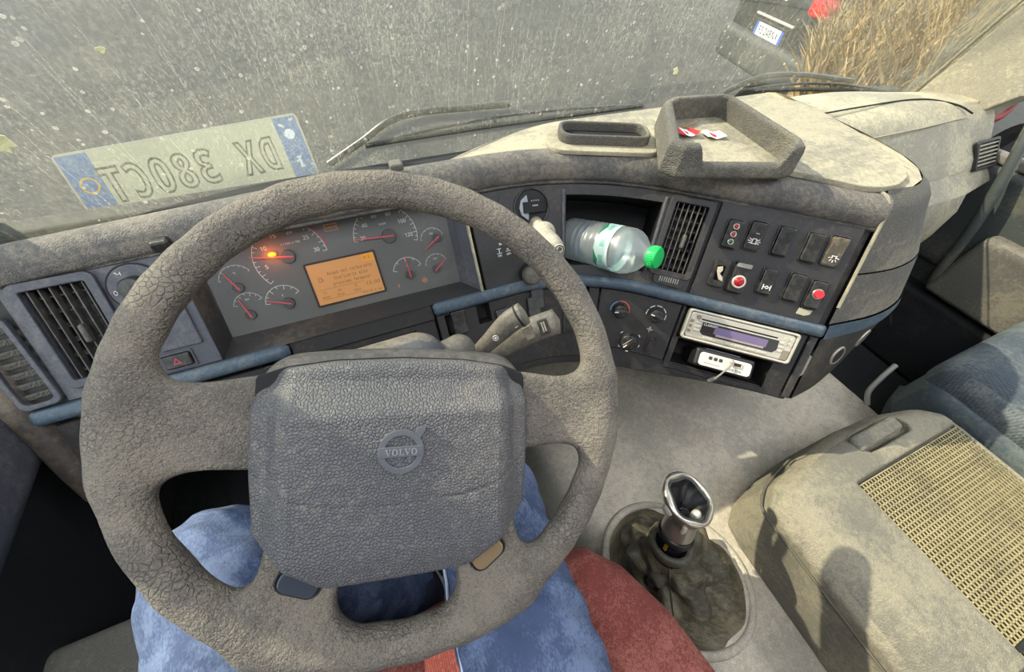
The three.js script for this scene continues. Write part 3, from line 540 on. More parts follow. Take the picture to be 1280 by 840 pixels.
// ---- passenger side of the dashboard ----
{
  const prof = [[-0.60, 0.745], [-0.55, 0.775], [-0.48, 0.790], [-0.42, 0.792], [-0.36, 0.788], [-0.335, 0.776], [-0.318, 0.762], [-0.302, 0.742], [-0.276, 0.705], [-0.252, 0.670], [-0.238, 0.648], [-0.236, 0.641], [-0.222, 0.632], [-0.204, 0.616], [-0.190, 0.603], [-0.172, 0.56], [-0.168, 0.48], [-0.175, 0.40], [-0.20, 0.30]];
  const rows = prof.map(([z, y], k) => { const r = []; for (let i = 0; i <= 40; i++) { const x = lerp(0.99, 1.775, i / 40), e = smooth(x, 1.735, 1.775), far = k < 4 ? 0.06 * smooth(x, 1.2, 1.73) : 0; const cut = k > 13 ? lerp(1, 0.83 - 0.03 * clamp((0.61 - y) / 0.22, 0, 1), i / 40) : 1; r.push(V(lerp(0.99, x, cut), y - e * 0.004 - 0.016 * smooth(x, 1.3, 1.75) * (k < 9 ? 1 : 0), z + far - (k > 4 ? e * 0.012 : 0))); } return r; });
  DP('passenger_top', sheet(rows.slice(0, 7)), MT.lightTrim, 'pale dusty top on the passenger side');
  DP('passenger_face', sheet(rows.slice(6, 11)), MT.lightTrim, 'dusty pale grey passenger panel');
  DP('passenger_shelf', sheet(rows.slice(10, 15)), MT.lightTrim);
  DP('passenger_lower', sheet(rows.slice(14)), MT.lightTrim, 'pale lower panel narrowing downwards');
  const end = rows.map((r) => r[40].clone()), inn = end.map((p) => V(1.775, 0.60, -0.42).lerp(p, 0.05));
  DP('passenger_end', sheet([end, inn]), MT.tray);
  DP('passenger_seam', tube([[1.03, 0.7995, -0.395], [1.2, 0.797, -0.40], [1.45, 0.789, -0.405], [1.53, 0.784, -0.39], [1.58, 0.778, -0.35], [1.60, 0.768, -0.322]].map((p) => V(...p)), 0.0022, 50, 6), MT.black, 'dark seam of the passenger panel');
  DP('passenger_fold', tube([[1.01, 0.772, -0.303], [1.3, 0.768, -0.306], [1.6, 0.757, -0.326]].map((p) => V(...p)), 0.0022, 50, 6), MT.lightTrim);
  // vent
  const x0 = V(0.985, 0.02, 0.0).normalize(), u = V(0.0, 0.80, -0.60).normalize(), n = x0.clone().cross(u).normalize(); u.crossVectors(n, x0);
  const M = mat4(x0, u, n, V(1.700, 0.675, -0.255));
  const pv = DP('air_vent', boxUV(ringPlate(roundRect(0.104, 0.078, 0.006), roundRect(0.090, 0.064, 0.004), 0.006, 0.0015)).applyMatrix4(M), MT.face, 'black slatted air vent at the passenger end');
  sub(pv, 'recess', at(rbox(0.092, 0.066, 0.002, 0.0005), 0, 0, 0.001).applyMatrix4(M), MT.hole);
  for (let i = 0; i < 6; i++) sub(pv, 'slat', at(rbox(0.090, 0.0045, 0.006, 0.001), 0, -0.026 + i * 0.0104, 0.004).applyMatrix4(M), MT.lightTrim);
}

// ---------- instrument cluster ----------
{
  const O = V(0, 0.66, -0.34), KM = mat4(V(1, 0, 0), V(0, CT, -ST), V(0, ST, CT), O);
  const onK = (g, x, y, z = 0, rot = 0) => boxUV(g.applyMatrix4(new THREE.Matrix4().makeRotationZ(rot).setPosition(x, y, z))).applyMatrix4(KM);
  const cl = thing('instrument_cluster', 'grey instrument cluster with round dials, red needles and orange message screen behind the wheel', 'instrument panel', [-0.04, 0.66, -0.34]);
  // printed face: 1 px = 0.25 mm
  const x0 = -0.234, y0 = -0.034, Wd = 0.392, Hd = 0.196, PX = 4000, cv = document.createElement('canvas');
  cv.width = Math.round(Wd * PX); cv.height = Math.round(Hd * PX);
  const c = cv.getContext('2d'), X = (x) => (x - x0) * PX, Y = (y) => cv.height - (y - y0) * PX;
  c.fillStyle = '#5a5b58'; c.fillRect(0, 0, cv.width, cv.height);
  { const r = rng(77); for (let i = 0; i < 9000; i++) { const v = 60 + r() * 46; c.fillStyle = `rgba(${v},${v},${v - 6},0.16)`; const s = 4 + r() * 26; c.fillRect(r() * cv.width, r() * cv.height, s, 1 + r() * 3); } }
  const ink = '#d6d6cf';
  // angles in degrees, 0 to the right, counter-clockwise
  function dial(x, y, r, a0, a1, n, { w = 3, tick = 0.12, nums = [], size = 26, red } = {}) {
    c.strokeStyle = ink; c.lineWidth = w; c.beginPath(); c.arc(X(x), Y(y), r * PX, -a0 * Math.PI / 180, -a1 * Math.PI / 180, false); c.stroke();
    for (let i = 0; i <= n; i++) { const a = lerp(a0, a1, i / n) * Math.PI / 180, L = i % 2 ? tick * 0.6 : tick; c.beginPath(); c.moveTo(X(x + r * Math.cos(a)), Y(y + r * Math.sin(a))); c.lineTo(X(x + r * (1 - L) * Math.cos(a)), Y(y + r * (1 - L) * Math.sin(a))); c.stroke(); }
    c.fillStyle = ink; c.font = `${size}px sans-serif`; c.textAlign = 'center'; c.textBaseline = 'middle';
    nums.forEach(([t, deg]) => { const a = deg * Math.PI / 180; c.fillText(t, X(x + r * 0.73 * Math.cos(a)), Y(y + r * 0.73 * Math.sin(a))); });
    if (red) { c.strokeStyle = '#b3202c'; c.lineWidth = 8; c.beginPath(); c.arc(X(x), Y(y), r * 1.06 * PX, -red[1] * Math.PI / 180, -red[0] * Math.PI / 180, false); c.stroke(); }
  }
  const T = [-0.108, 0.077], Sp = [0.043, 0.078];
  dial(...T, 0.054, 218, 0, 26, { nums: [['5', 190], ['10', 148], ['15', 112], ['20', 76], ['25', 40], ['30', 6]], size: 34, red: [8, 46] });
  c.font = '20px sans-serif'; c.fillText('r / min x 100', X(T[0] + 0.006), Y(T[1] + 0.022));
  dial(...Sp, 0.052, 178, -18, 24, { nums: [['20', 172], ['40', 140], ['60', 106], ['80', 70], ['100', 32], ['120', -6]], size: 34 });
  c.font = '20px sans-serif'; c.fillText('km/h', X(Sp[0]), Y(Sp[1] + 0.022));
  const g1 = [-0.1923, 0.0595], g2 = [-0.1907, 0.017], g3 = [-0.1413, 0.0102], r1 = [0.1189, 0.0563], r2 = [0.0627, 0.0114], r3 = [0.1145, 0.0123];
  dial(...g1, 0.024, 170, 30, 8, { w: 2.2 }); dial(...g2, 0.022, 165, 25, 6, { w: 2.2, tick: 0.25 }); dial(...g3, 0.028, 172, 28, 6, { w: 3, tick: 0.25 });
  dial(...r1, 0.021, 170, 20, 6, { w: 2.2 }); dial(...r2, 0.026, 165, 20, 4, { w: 3, tick: 0.25 }); dial(...r3, 0.020, 170, 20, 6, { w: 2.2 });
  c.font = '17px sans-serif'; for (const [g, t] of [[g1, '°C'], [g2, 'bar'], [g3, 'E'], [r1, 'bar'], [r2, 'C'], [r3, 'bar']]) c.fillText(t, X(g[0]), Y(g[1] + 0.012));
  c.strokeStyle = '#e0863c'; c.fillStyle = '#e0863c'; c.lineWidth = 4;
  { const p = [-0.0374, 0.1102]; c.strokeRect(X(p[0]) - 38, Y(p[1]) - 20, 76, 40); c.font = 'bold 22px sans-serif'; c.fillText('CHECK', X(p[0]), Y(p[1]) + 1); }
  { const p = [0.0394, -0.0092]; c.font = 'bold 30px sans-serif'; c.fillText('T', X(p[0]), Y(p[1])); const q = [0.0862, -0.0092]; c.beginPath(); c.arc(X(q[0]), Y(q[1]), 15, 0, 7); c.stroke(); c.fillRect(X(q[0]) - 9, Y(q[1]) - 3, 18, 6); }
  const ft = new THREE.CanvasTexture(cv); ft.colorSpace = THREE.SRGBColorSpace;
  const face = new THREE.PlaneGeometry(Wd, Hd).translate(x0 + Wd / 2, y0 + Hd / 2, 0);
  part('face_plate', face.applyMatrix4(KM), new THREE.MeshStandardMaterial({ map: ft, roughness: 0.7 }), cl, 'grey printed dial face');
  part('housing', boxUV(at(rbox(Wd + 0.006, Hd + 0.006, 0.02, 0.003), x0 + Wd / 2, y0 + Hd / 2, -0.0115)).applyMatrix4(KM), MT.black, cl);
  // screen
  const a = [-0.09, 0.0579], b = [0.0101, -0.0076], lw = 0.108, lh = 0.068, lc = [(a[0] + b[0]) / 2, (a[1] + b[1]) / 2];
  const s = document.createElement('canvas'); s.width = 864; s.height = 544; const d = s.getContext('2d');
  d.fillStyle = '#c4884c'; d.fillRect(0, 0, 864, 544);
  d.fillStyle = '#d98f2c'; d.fillRect(700, 0, 164, 100);
  d.fillStyle = '#4a3416'; d.textAlign = 'center'; d.font = '58px monospace';
  d.fillText('Acqua nel carburante', 510, 175, 590); d.fillText('Scaricarla alla', 500, 248, 440); d.fillText('prossima fermata!', 500, 322, 500);
  d.font = '50px monospace'; d.fillText('3/3', 760, 70); d.font = '64px monospace'; d.fillText('13:00', 745, 420);
  d.font = '40px monospace'; d.fillText('km', 300, 410); d.fillText('0026', 300, 470); d.fillText('0023', 520, 462); d.fillText('0000', 110, 470); d.fillText('548238.8 km', 700, 520); d.fillText('h', 520, 410);
  d.lineWidth = 6; d.strokeStyle = '#4a3416'; d.strokeRect(95, 190, 36, 52); d.beginPath(); d.moveTo(131, 205); d.lineTo(150, 220); d.lineTo(150, 240); d.stroke();
  d.lineWidth = 3; d.beginPath(); d.moveTo(60, 350); d.lineTo(640, 350); d.moveTo(60, 485); d.lineTo(600, 485); d.stroke();
  d.beginPath(); d.arc(110, 395, 18, 0, 7); d.stroke(); d.beginPath(); d.moveTo(500, 385); d.lineTo(520, 360); d.lineTo(540, 385); d.stroke();
  const lt = new THREE.CanvasTexture(s); lt.colorSpace = THREE.SRGBColorSpace;
  part('message_screen', new THREE.PlaneGeometry(lw, lh).translate(lc[0], lc[1], 0.0012).applyMatrix4(KM), new THREE.MeshStandardMaterial({ map: lt, roughness: 0.5, emissive: 0xffffff, emissiveMap: lt, emissiveIntensity: 0.16 }), cl, 'orange message screen');
  part('screen_frame', onK(ringPlate(roundRect(lw + 0.006, lh + 0.006, 0.003), roundRect(lw, lh, 0.001), 0.002, 0.0005), lc[0], lc[1], 0), MT.black, cl);
  // needles
  const needle = (p, q, r) => {
    const A = V(p[0], p[1], 0.006), B = V(q[0], q[1], 0.006), L = A.distanceTo(B), ang = Math.atan2(p[1] - q[1], p[0] - q[0]);
    const n = part('needle', onK(poly([[0, -0.0013], [L, -0.0007], [L, 0.0007], [0, 0.0013]], 0.0008, 0.0002), q[0], q[1], 0.005, ang), std(0xc4444c, 0.4), cl);
    sub(n, 'needle_hub', onK(new THREE.CylinderGeometry(r, r * 1.1, 0.004, 26).rotateX(Math.PI / 2), q[0] + (p[0] - q[0]) * 0.12, q[1] + (p[1] - q[1]) * 0.12, 0.003), MT.grey).material = std(0x3a3b3a, 0.5);
  };
  needle([-0.1631, 0.0886], [-0.1047, 0.0778], 0.010); needle([-0.0085, 0.0828], [0.0552, 0.0774], 0.011);
  needle([-0.2051, 0.0741], [-0.1933, 0.0455], 0.0075); needle([-0.2009, 0.0318], [-0.1937, 0.0002], 0.0075); needle([-0.1653, 0.0194], [-0.1329, 0.0065], 0.0085);
  needle([0.1007, 0.0431], [0.1303, 0.0603], 0.0065); needle([0.0631, 0.0402], [0.0637, 0.0024], 0.007); needle([0.1331, 0.0198], [0.109, 0.0031], 0.0065);
  // orange glow at the tachometer needle, put in as emissive spot and point light
  const q = [-0.1318, 0.0871];
  part('amber_spot', onK(new THREE.SphereGeometry(0.004, 18, 12).scale(1.6, 1, 0.5), q[0], q[1], 0.005), std(0xff8a1e, 0.4, { emissive: 0xff7a10, emissiveIntensity: 1.5 }), cl, 'glowing amber spot');
  const L = new THREE.PointLight(0xff7a18, 0.003, 0.4, 2); L.position.copy(V(q[0], q[1], 0.014).applyMatrix4(KM)).sub(cl.position); L.castShadow = true; L.shadow.radius = 0.2; cl.add(L); L.name = 'amber_glow';
  // clear dusty lens
  const lens = new THREE.PlaneGeometry(Wd, Hd).translate(x0 + Wd / 2, y0 + Hd / 2, 0.018).applyMatrix4(KM);
  part('lens', lens, new THREE.MeshPhysicalMaterial({ color: 0xffffff, roughness: 0.2, transmission: 1, thickness: 0, side: THREE.DoubleSide }), cl, 'clear plastic lens');
}

// ---------- steering wheel ----------
const WN = V(0, 0.7547, 0.6561), WU = V(0, 0.6561, -0.7547), WC = V(0, 0.8, 0);
const wheelMat = mat4(V(1, 0, 0), WU, WN, WC).multiply(new THREE.Matrix4().makeRotationZ(-17.5 * Math.PI / 180));
{
  const wheel = new THREE.Group(); wheel.name = 'steering_wheel'; wheel.userData.local = true; scene.add(wheel);
  wheel.applyMatrix4(wheelMat);
  tag(wheel, 'large worn grey steering wheel with cracked rim, four spokes and padded hub', 'steering wheel');
  const WPt = (n, g, m, l) => part(n, g, m, wheel, l);
  const R = 0.2105, lowA = Math.atan2(-0.085, 0.018);
  const frame = solid((x, y, z) => {
    const rr = Math.hypot(x, y), lump = 0.0006 * Math.sin(x * 140 + y * 60) * Math.sin(y * 120 - x * 30);
    const rim = Math.hypot((rr - R) * 0.97, z) - 0.0158 - 0.0015 * smooth(-y, 0.05, 0.2) + lump;
    const ax = Math.abs(x), dish = -0.004 - 0.010 * smooth(0.19 - ax, 0, 0.09);
    const up = sdBox(ax - 0.150, y - 0.0, z - dish, 0.056, 0.036 + 0.005 * smooth(0.16 - ax, 0, 0.05), 0.010, 0.008);
    const c = Math.cos(-0.18), s = Math.sin(-0.18), lx = (ax - 0.086) * c - (y + 0.150) * s, ly = (ax - 0.086) * s + (y + 0.150) * c;
    const low = sdBox(lx, ly, z + 0.006, 0.033, 0.052, 0.010, 0.008);
    return smin(smin(rim, up, 0.030), low, 0.030);
  }, [-0.236, -0.236, -0.034], [0.236, 0.236, 0.026], 0.0028);
  WPt('rim_and_spokes', frame, MT.wheel, 'worn grey-brown rim with cracked skin');
  WPt('hub_shell', solid((x, y, z) => { const o = sdBox2(x, y + 0.034 + 0.6 * x * x, 0.120 - 0.35 * Math.max(0, -y - 0.07), 0.098, 0.03); return smax(o, Math.abs(z + 0.024) - 0.019, 0.012); }, [-0.13, -0.14, -0.05], [0.13, 0.09, 0.01], 0.003), MT.stalk, 'dusty shell behind the hub');
  // padded cover
  const outl = [[-0.106, 0.022], [-0.104, 0.040], [-0.085, 0.048], [-0.05, 0.054], [0, 0.056], [0.05, 0.054], [0.085, 0.048], [0.104, 0.040], [0.106, 0.022], [0.107, -0.03], [0.104, -0.088], [0.096, -0.101], [0.074, -0.116], [0.058, -0.131], [0.050, -0.134], [-0.050, -0.134], [-0.058, -0.131], [-0.074, -0.116], [-0.096, -0.101], [-0.104, -0.088], [-0.107, -0.03]];
  for (const p of outl) p[0] *= 1.13;
  const seam = (x, y) => Math.abs(y + 0.062 + 0.016 * Math.pow(Math.abs(x) / 0.1, 3) * (x < 0 ? -1 : -1));
  const padF = (x, y, z) => {
    const o = sdPoly(x, y, outl);
    const bx = 0.020 * smooth(Math.abs(x), 0.084, 0.112), by = 0.022 * smooth(y, 0.010, 0.040), bd = 0.010 * smooth(-y, 0.10, 0.14);
    const h = 0.036 - bx - by - bd + 0.003 * (1 - (x / 0.1) ** 2);
    const groove = 0.0011 * (1 - smooth(seam(x, y), 0.0006, 0.0017));
    return smax(smax(o * 0.8, (z - h + groove) * 0.85, 0.010), -z - 0.012, 0.004);
  };
  WPt('airbag_cover', solid(padF, [-0.13, -0.142, -0.016], [0.13, 0.064, 0.046], 0.0022), MT.bag, 'grey grained hub cover with dusty edges');
  // near-black solid standing in for the shaded gap round the cover
  WPt('cover_gap_shade', solid((x, y, z) => Math.max(sdPoly(x, y, outl) - 0.001, Math.abs(z + 0.009) - 0.007), [-0.13, -0.145, -0.018], [0.13, 0.068, 0.002], 0.003), MT.hole);
  // emblem moulded into the cover
  {
    const zt = 0.0389, cx = 0.0, cy = -0.018, list = [];
    const ringOut = [], ringIn = [];
    for (let i = 0; i < 64; i++) { const a = i / 64 * Math.PI * 2; ringOut.push([0.0185 * Math.cos(a), 0.0185 * Math.sin(a)]); ringIn.push([0.0133 * Math.cos(a), 0.0133 * Math.sin(a)]); }
    list.push(ringPlate(ringOut, ringIn, 0.0016, 0.0005));
    list.push(at(rbox(0.0350, 0.0090, 0.0030, 0.0006), 0, 0, 0.0010));
    list.push(poly([[0.0105, 0.0150], [0.0150, 0.0105], [0.0195, 0.0170], [0.0195, 0.0195], [0.0130, 0.0195]], 0.0022, 0.0004));
    const em = WPt('emblem', boxUV(at(join(list), cx, cy, zt)), MT.logo, 'round emblem with arrow and bar');
    const font = await new FontLoader().loadAsync('fonts/droid/droid_serif_bold.typeface.json');
    const tg = new TextGeometry('VOLVO', { font, size: 0.0050, depth: 0.0010, curveSegments: 4 }); tg.computeBoundingBox();
    const bb = tg.boundingBox; tg.translate(-(bb.min.x + bb.max.x) / 2, -(bb.min.y + bb.max.y) / 2, 0);
    const m = new THREE.Mesh(boxUV(tg.scale(1.02, 1, 1).translate(cx, cy, zt + 0.0022)), std(0x7c7e82, 0.4)); m.name = 'lettering'; em.add(m);
  }
  // small horn mark
  { const list = [at(rbox(0.0012, 0.006, 0.0006, 0.0002), -0.006, 0, 0), at(rbox(0.008, 0.0009, 0.0006, 0.0002).rotateZ(0.2), -0.002, 0.0015, 0), at(rbox(0.008, 0.0009, 0.0006, 0.0002).rotateZ(-0.2), -0.002, -0.0015, 0), at(new THREE.TorusGeometry(0.0026, 0.0005, 6, 18), 0.004, 0, 0)]; WPt('horn_mark', at(join(list), 0.004, -0.117, 0.0317), MT.black); }
  // two spoke buttons
  for (const s of [-1, 1]) {
    const M = new THREE.Matrix4().makeRotationZ(s * 0.42 + (s > 0 ? 0.25 : 0)).setPosition(s * 0.0825, -0.136, 0.0035);
    const b = WPt('spoke_button', boxUV(poly(roundRect(0.033, 0.019, 0.008), 0.0035, 0.0015)).applyMatrix4(M), s < 0 ? std(0x3a3f48, 0.15) : std(0x8a7a5e, 0.2, { metalness: 0.3 }), s < 0 ? 'glossy dark spoke button' : 'shiny worn spoke button');
    const r = new THREE.Mesh(boxUV(ringPlate(roundRect(0.038, 0.024, 0.010), roundRect(0.034, 0.020, 0.008), 0.002, 0.0008)).applyMatrix4(M), MT.black); r.name = 'button_rim'; b.add(r);
    const i = new THREE.Mesh(boxUV(join([bar(-0.003, 0.002, 0.007, 0.0015), bar(0.003, -0.001, 0.0015, 0.007), bar(-0.001, -0.003, 0.006, 0.0015)]).translate(0, 0, 0.0036)).applyMatrix4(M), std(0x8d8f92, 0.4)); i.name = 'symbol'; b.add(i);
  }
}

// ---------- steering column with stalks ----------
{
  const col = thing('steering_column', 'dark steering column shroud under the wheel, with two dusty stalks on its right', 'steering column', [0, 0.55, -0.12]);
  const CP = (n, g, m, l) => part(n, g, m, col, l);
  const CM = mat4(V(1, 0, 0), WU, WN, WC);
  const g = solid((x, y, z) => { const t = sdBox(x + 0.02, y - 0.006, z + 0.120, 0.085, 0.066, 0.062, 0.034); return smin(t, Math.hypot(x, y) - 0.05 + Math.max(0, z + 0.04) * 5, 0.01); }, [-0.13, -0.09, -0.2], [0.10, 0.11, -0.035], 0.0045);
  CP('shroud', g.applyMatrix4(CM), MT.shroud, 'grey-blue column shroud');
  CP('steering_shaft', rod(V(0, -0.02, -0.16).applyMatrix4(CM), V(0, -0.05, -0.62).applyMatrix4(CM), 0.035), MT.dark);
  const e0 = [0.0764, 0.6999, -0.1178], e1 = [0.1018, 0.7015, -0.1168];
  CP('stalk_socket', boxUV(solid((x, y, z) => sdCap(x, y, z, [0.052, 0.736, -0.088], [0.082, 0.741, -0.097], 0.026, 0.021), [0.01, 0.70, -0.13], [0.12, 0.78, -0.05], 0.003)), MT.stalk, 'dusty stalk socket');
  const stalk = (pts, r0, r1, flat) => {
    const c = new THREE.CatmullRomCurve3(pts.map(A3), false, 'centripetal'), rows = [];
    for (let i = 0; i <= 26; i++) {
      const t = i / 26, p = c.getPoint(t), tg = c.getTangent(t), u = WN.clone().addScaledVector(tg, -WN.dot(tg)).normalize(), b = tg.clone().cross(u);
      const r = lerp(r0, r1, smooth(t, 0, 0.7)) * (t > 0.97 ? 0.7 : 1) * (i === 26 ? 0.02 : 1) * (i === 0 ? 0.4 : 1), row = [];
      for (let k = 0; k <= 20; k++) { const a = k / 20 * Math.PI * 2; row.push(p.clone().addScaledVector(b, Math.cos(a) * r).addScaledVector(u, Math.sin(a) * r * flat)); }
      rows.push(row);
    }
    return { g: sheet(rows, true), c };
  };
  const A = stalk([[0.104, 0.6976, -0.1101], [0.1316, 0.7257, -0.1095], [0.1573, 0.7528, -0.1085], [0.1768, 0.7673, -0.1052]], 0.0105, 0.0155, 0.7);
  const sa = CP('stalk', A.g, MT.stalk, 'short stalk with white symbols and dark end ring');
  const B = stalk([[0.1102, 0.6727, -0.1169], [0.1458, 0.6897, -0.1147], [0.1897, 0.7149, -0.1111], [0.2323, 0.7302, -0.1032]], 0.011, 0.0185, 0.66);
  const sb = CP('stalk', B.g, MT.stalk, 'long stalk with two rocker keys');
  const on = (st, t, r, flat, m, n, parent, geo) => { const p = st.c.getPoint(t), tg = st.c.getTangent(t), u = WN.clone().addScaledVector(tg, -WN.dot(tg)).normalize(), b = u.clone().cross(tg); const k = new THREE.Mesh(boxUV(geo).applyMatrix4(mat4(tg, b, u, p.addScaledVector(u, r * flat))), m); k.name = n; k.castShadow = true; parent.add(k); };
  { const p = A.c.getPoint(0.86), q = A.c.getPoint(0.885); const ring = new THREE.Mesh(boxUV(new THREE.TorusGeometry(0.0150, 0.0016, 8, 30).scale(1, 0.7, 1).applyMatrix4((() => { const tg = q.clone().sub(p).normalize(), u = WN.clone().addScaledVector(tg, -WN.dot(tg)).normalize(); return mat4(u.clone().cross(tg), u, tg, p); })())), MT.black); ring.name = 'end_ring'; sa.add(ring); }
  for (let i = 0; i < 4; i++) on(A, 0.74, 0.0157, 0.66, MT.white, 'mark', sa, at(rbox(0.005, 0.0014, 0.0008, 0.0003), 0, -0.009 + i * 0.0045, -0.0012 * Math.abs(i - 1.5)));
  on(A, 0.42, 0.0148, 0.7, MT.white, 'symbol', sa, join([new THREE.TorusGeometry(0.0036, 0.0005, 6, 20), bar(0, 0, 0.003, 0.003)]));
  on(B, 0.82, 0.0185, 0.66, MT.switch, 'rocker_key', sb, rbox(0.014, 0.022, 0.003, 0.002));
  for (const dx of [-0.003, 0.003]) on(B, 0.82 + dx * 4, 0.0185, 0.76, MT.lightTrim, 'key_mark', sb, rbox(0.002, 0.014, 0.003, 0.0006));
  on(B, 0.66, 0.0182, 0.64, MT.stalk, 'rocker_key', sb, rbox(0.014, 0.020, 0.003, 0.002));
}

// ---------- radio and toll box ----------
{
  const r = thing('car_radio', 'silver car radio with violet display under the blue trim', 'radio', F(0.675, -0.07, 0).toArray());
  const o = [0.6745, -0.0425], at2 = (g, x, y, z) => onF(g, o[0] + x, o[1] + y, z);
  part('radio_frame', at2(ringPlate(roundRect(0.192, 0.058, 0.006), roundRect(0.182, 0.049, 0.004), 0.008, 0.002), 0, 0, 0.0), MT.silver, r, 'pale outer frame');
  part('faceplate', at2(poly(roundRect(0.181, 0.048, 0.006), 0.008, 0.002), 0, 0, -0.002), MT.silver, r, 'silver faceplate');
  const disp = part('display_window', at2(poly([[-0.066, -0.010], [-0.060, -0.0145], [0.062, -0.0145], [0.068, -0.008], [0.066, 0.009], [-0.066, 0.009]], 0.001, 0.0004), 0, 0, 0.0075), std(0x2a2626, 0.25), r, 'dark display window');
  sub(disp, 'display', at2(new THREE.PlaneGeometry(0.092, 0.014), 0.003, -0.001, 0.0091), std(0x75688a, 0.3), 'violet display');
  sub(disp, 'display_lower', at2(new THREE.PlaneGeometry(0.084, 0.004), 0.004, -0.0095, 0.0091), std(0xa99a94, 0.4));
  part('disc_slot', at2(rbox(0.132, 0.0028, 0.002, 0.0008), -0.004, 0.0135, 0.0078), MT.black, r);
  part('slot_lip', at2(rbox(0.138, 0.0030, 0.004, 0.0012), -0.004, 0.0105, 0.0078), MT.silver, r);
  for (let i = 0; i < 6; i++) part('preset_button', at2(rbox(0.0165, 0.0042, 0.003, 0.001), -0.048 + i * 0.019, -0.0195, 0.0075), MT.silver, r);
  for (let i = 0; i < 3; i++) for (const s of [-1, 1]) part('side_button', at2(rbox(0.010, 0.0044, 0.0035, 0.0014), s * 0.0725, 0.006 - i * 0.0075, 0.0078), MT.silver, r);
  for (let i = 0; i < 3; i++) part('small_button', at2(rbox(0.006, 0.0058, 0.003, 0.001), -0.0855, 0.007 - i * 0.0095, 0.0078), std(0x7a705e, 0.5), r);
  for (let i = 0; i < 4; i++) part('round_button', at2(new THREE.CylinderGeometry(0.0032, 0.0034, 0.003, 16).rotateX(Math.PI / 2), 0.076 + (i % 2) * 0.009, 0.015 - (i >> 1) * 0.008, 0.008), MT.silver, r);
  part('round_button', at2(new THREE.CylinderGeometry(0.0042, 0.0044, 0.003, 16).rotateX(Math.PI / 2), -0.076, 0.016, 0.008), std(0x8a806e, 0.5), r);
  part('stripe_panel', at2(rbox(0.012, 0.018, 0.0015, 0.0006), 0.0835, -0.014, 0.0078), std(0x8c8474, 0.5), r);
  const font = await new FontLoader().loadAsync('fonts/droid/droid_sans_bold.typeface.json');
  const t = new TextGeometry('CLARION', { font, size: 0.0042, depth: 0.0004, curveSegments: 3 });
  sub(disp, 'lettering', at2(t, -0.064, 0.0035, 0.0086), MT.white);

  const bx = thing('toll_box', 'small black box with white three-button label, resting on the shelf under the radio', 'device', F(0.66, -0.12, -0.03).toArray());
  const p = [0.668, -0.104], on = (g, x, y, z) => boxUV(g).applyMatrix4(FM(p[0], p[1], -0.012).multiply(new THREE.Matrix4().makeRotationX(-0.25)).multiply(new THREE.Matrix4().makeTranslation(x, y, z)));
  part('case', on(rbox(0.106, 0.036, 0.075, 0.006, 3), 0, 0, -0.012), std(0x1b1b1c, 0.45), bx);
  part('paper_slip', on(rbox(0.062, 0.001, 0.020, 0.0004), -0.004, 0.0185, 0.008), std(0xb4b4b6, 0.7), bx, 'grey paper slip on top');
  const lab = part('label', on(poly(roundRect(0.092, 0.025, 0.006), 0.001, 0.0003), 0.001, -0.002, 0.0255), std(0xd2d0c4, 0.5), bx, 'white label');
  for (let i = 0; i < 3; i++) { const b = sub(lab, 'push_button', on(rbox(0.0062, 0.0062, 0.002, 0.0016), -0.026 + i * 0.0092, 0.0025, 0.027), std(0x3a3632, 0.5)); }
  sub(lab, 'usb_port', on(ringPlate(roundRect(0.017, 0.0095, 0.001), roundRect(0.013, 0.006, 0.0006), 0.002, 0.0004), 0.022, 0.002, 0.0265), MT.silver);
  sub(lab, 'usb_slot', on(rbox(0.013, 0.006, 0.001, 0.0003), 0.022, 0.002, 0.0268), std(0x3c2c14, 0.5));
  const tt = new TextGeometry('USB TXN', { font, size: 0.0042, depth: 0.0003, curveSegments: 3 });
  sub(lab, 'lettering', on(tt, 0.008, -0.0115, 0.0266), std(0x55554e, 0.6));
  sub(lab, 'lettering', on(join(Array.from({ length: 9 }, (_, i) => bar(i * 0.0032, 0, 0.0022, 0.0016))), -0.034, -0.0085, 0.0266), std(0x8a887e, 0.6));
  const aux = thing('plug_lead', 'short grey lead hanging from the port of the white label', 'lead', F(0.70, -0.14, 0.02).toArray());
  const P = (x, y, z) => V(x, y, z).applyMatrix4(FM(p[0], p[1], -0.012).multiply(new THREE.Matrix4().makeRotationX(-0.25)));
  part('lead', tube([P(0.010, 0.007, 0.027), P(0.009, 0.0, 0.034), P(0.002, -0.012, 0.036), P(-0.006, -0.026, 0.034), P(-0.010, -0.034, 0.030)], 0.0016, 30, 8), MT.grey, aux);
  part('plug', boxUV(rod(P(0.012, 0.0075, 0.026), P(0.009, 0.004, 0.034), 0.0032)), MT.silver, aux);
  part('end_blob', boxUV(at(rbox(0.022, 0.007, 0.008, 0.003), ...P(-0.013, -0.036, 0.029).toArray())), std(0x4a4844, 0.7), aux);
}

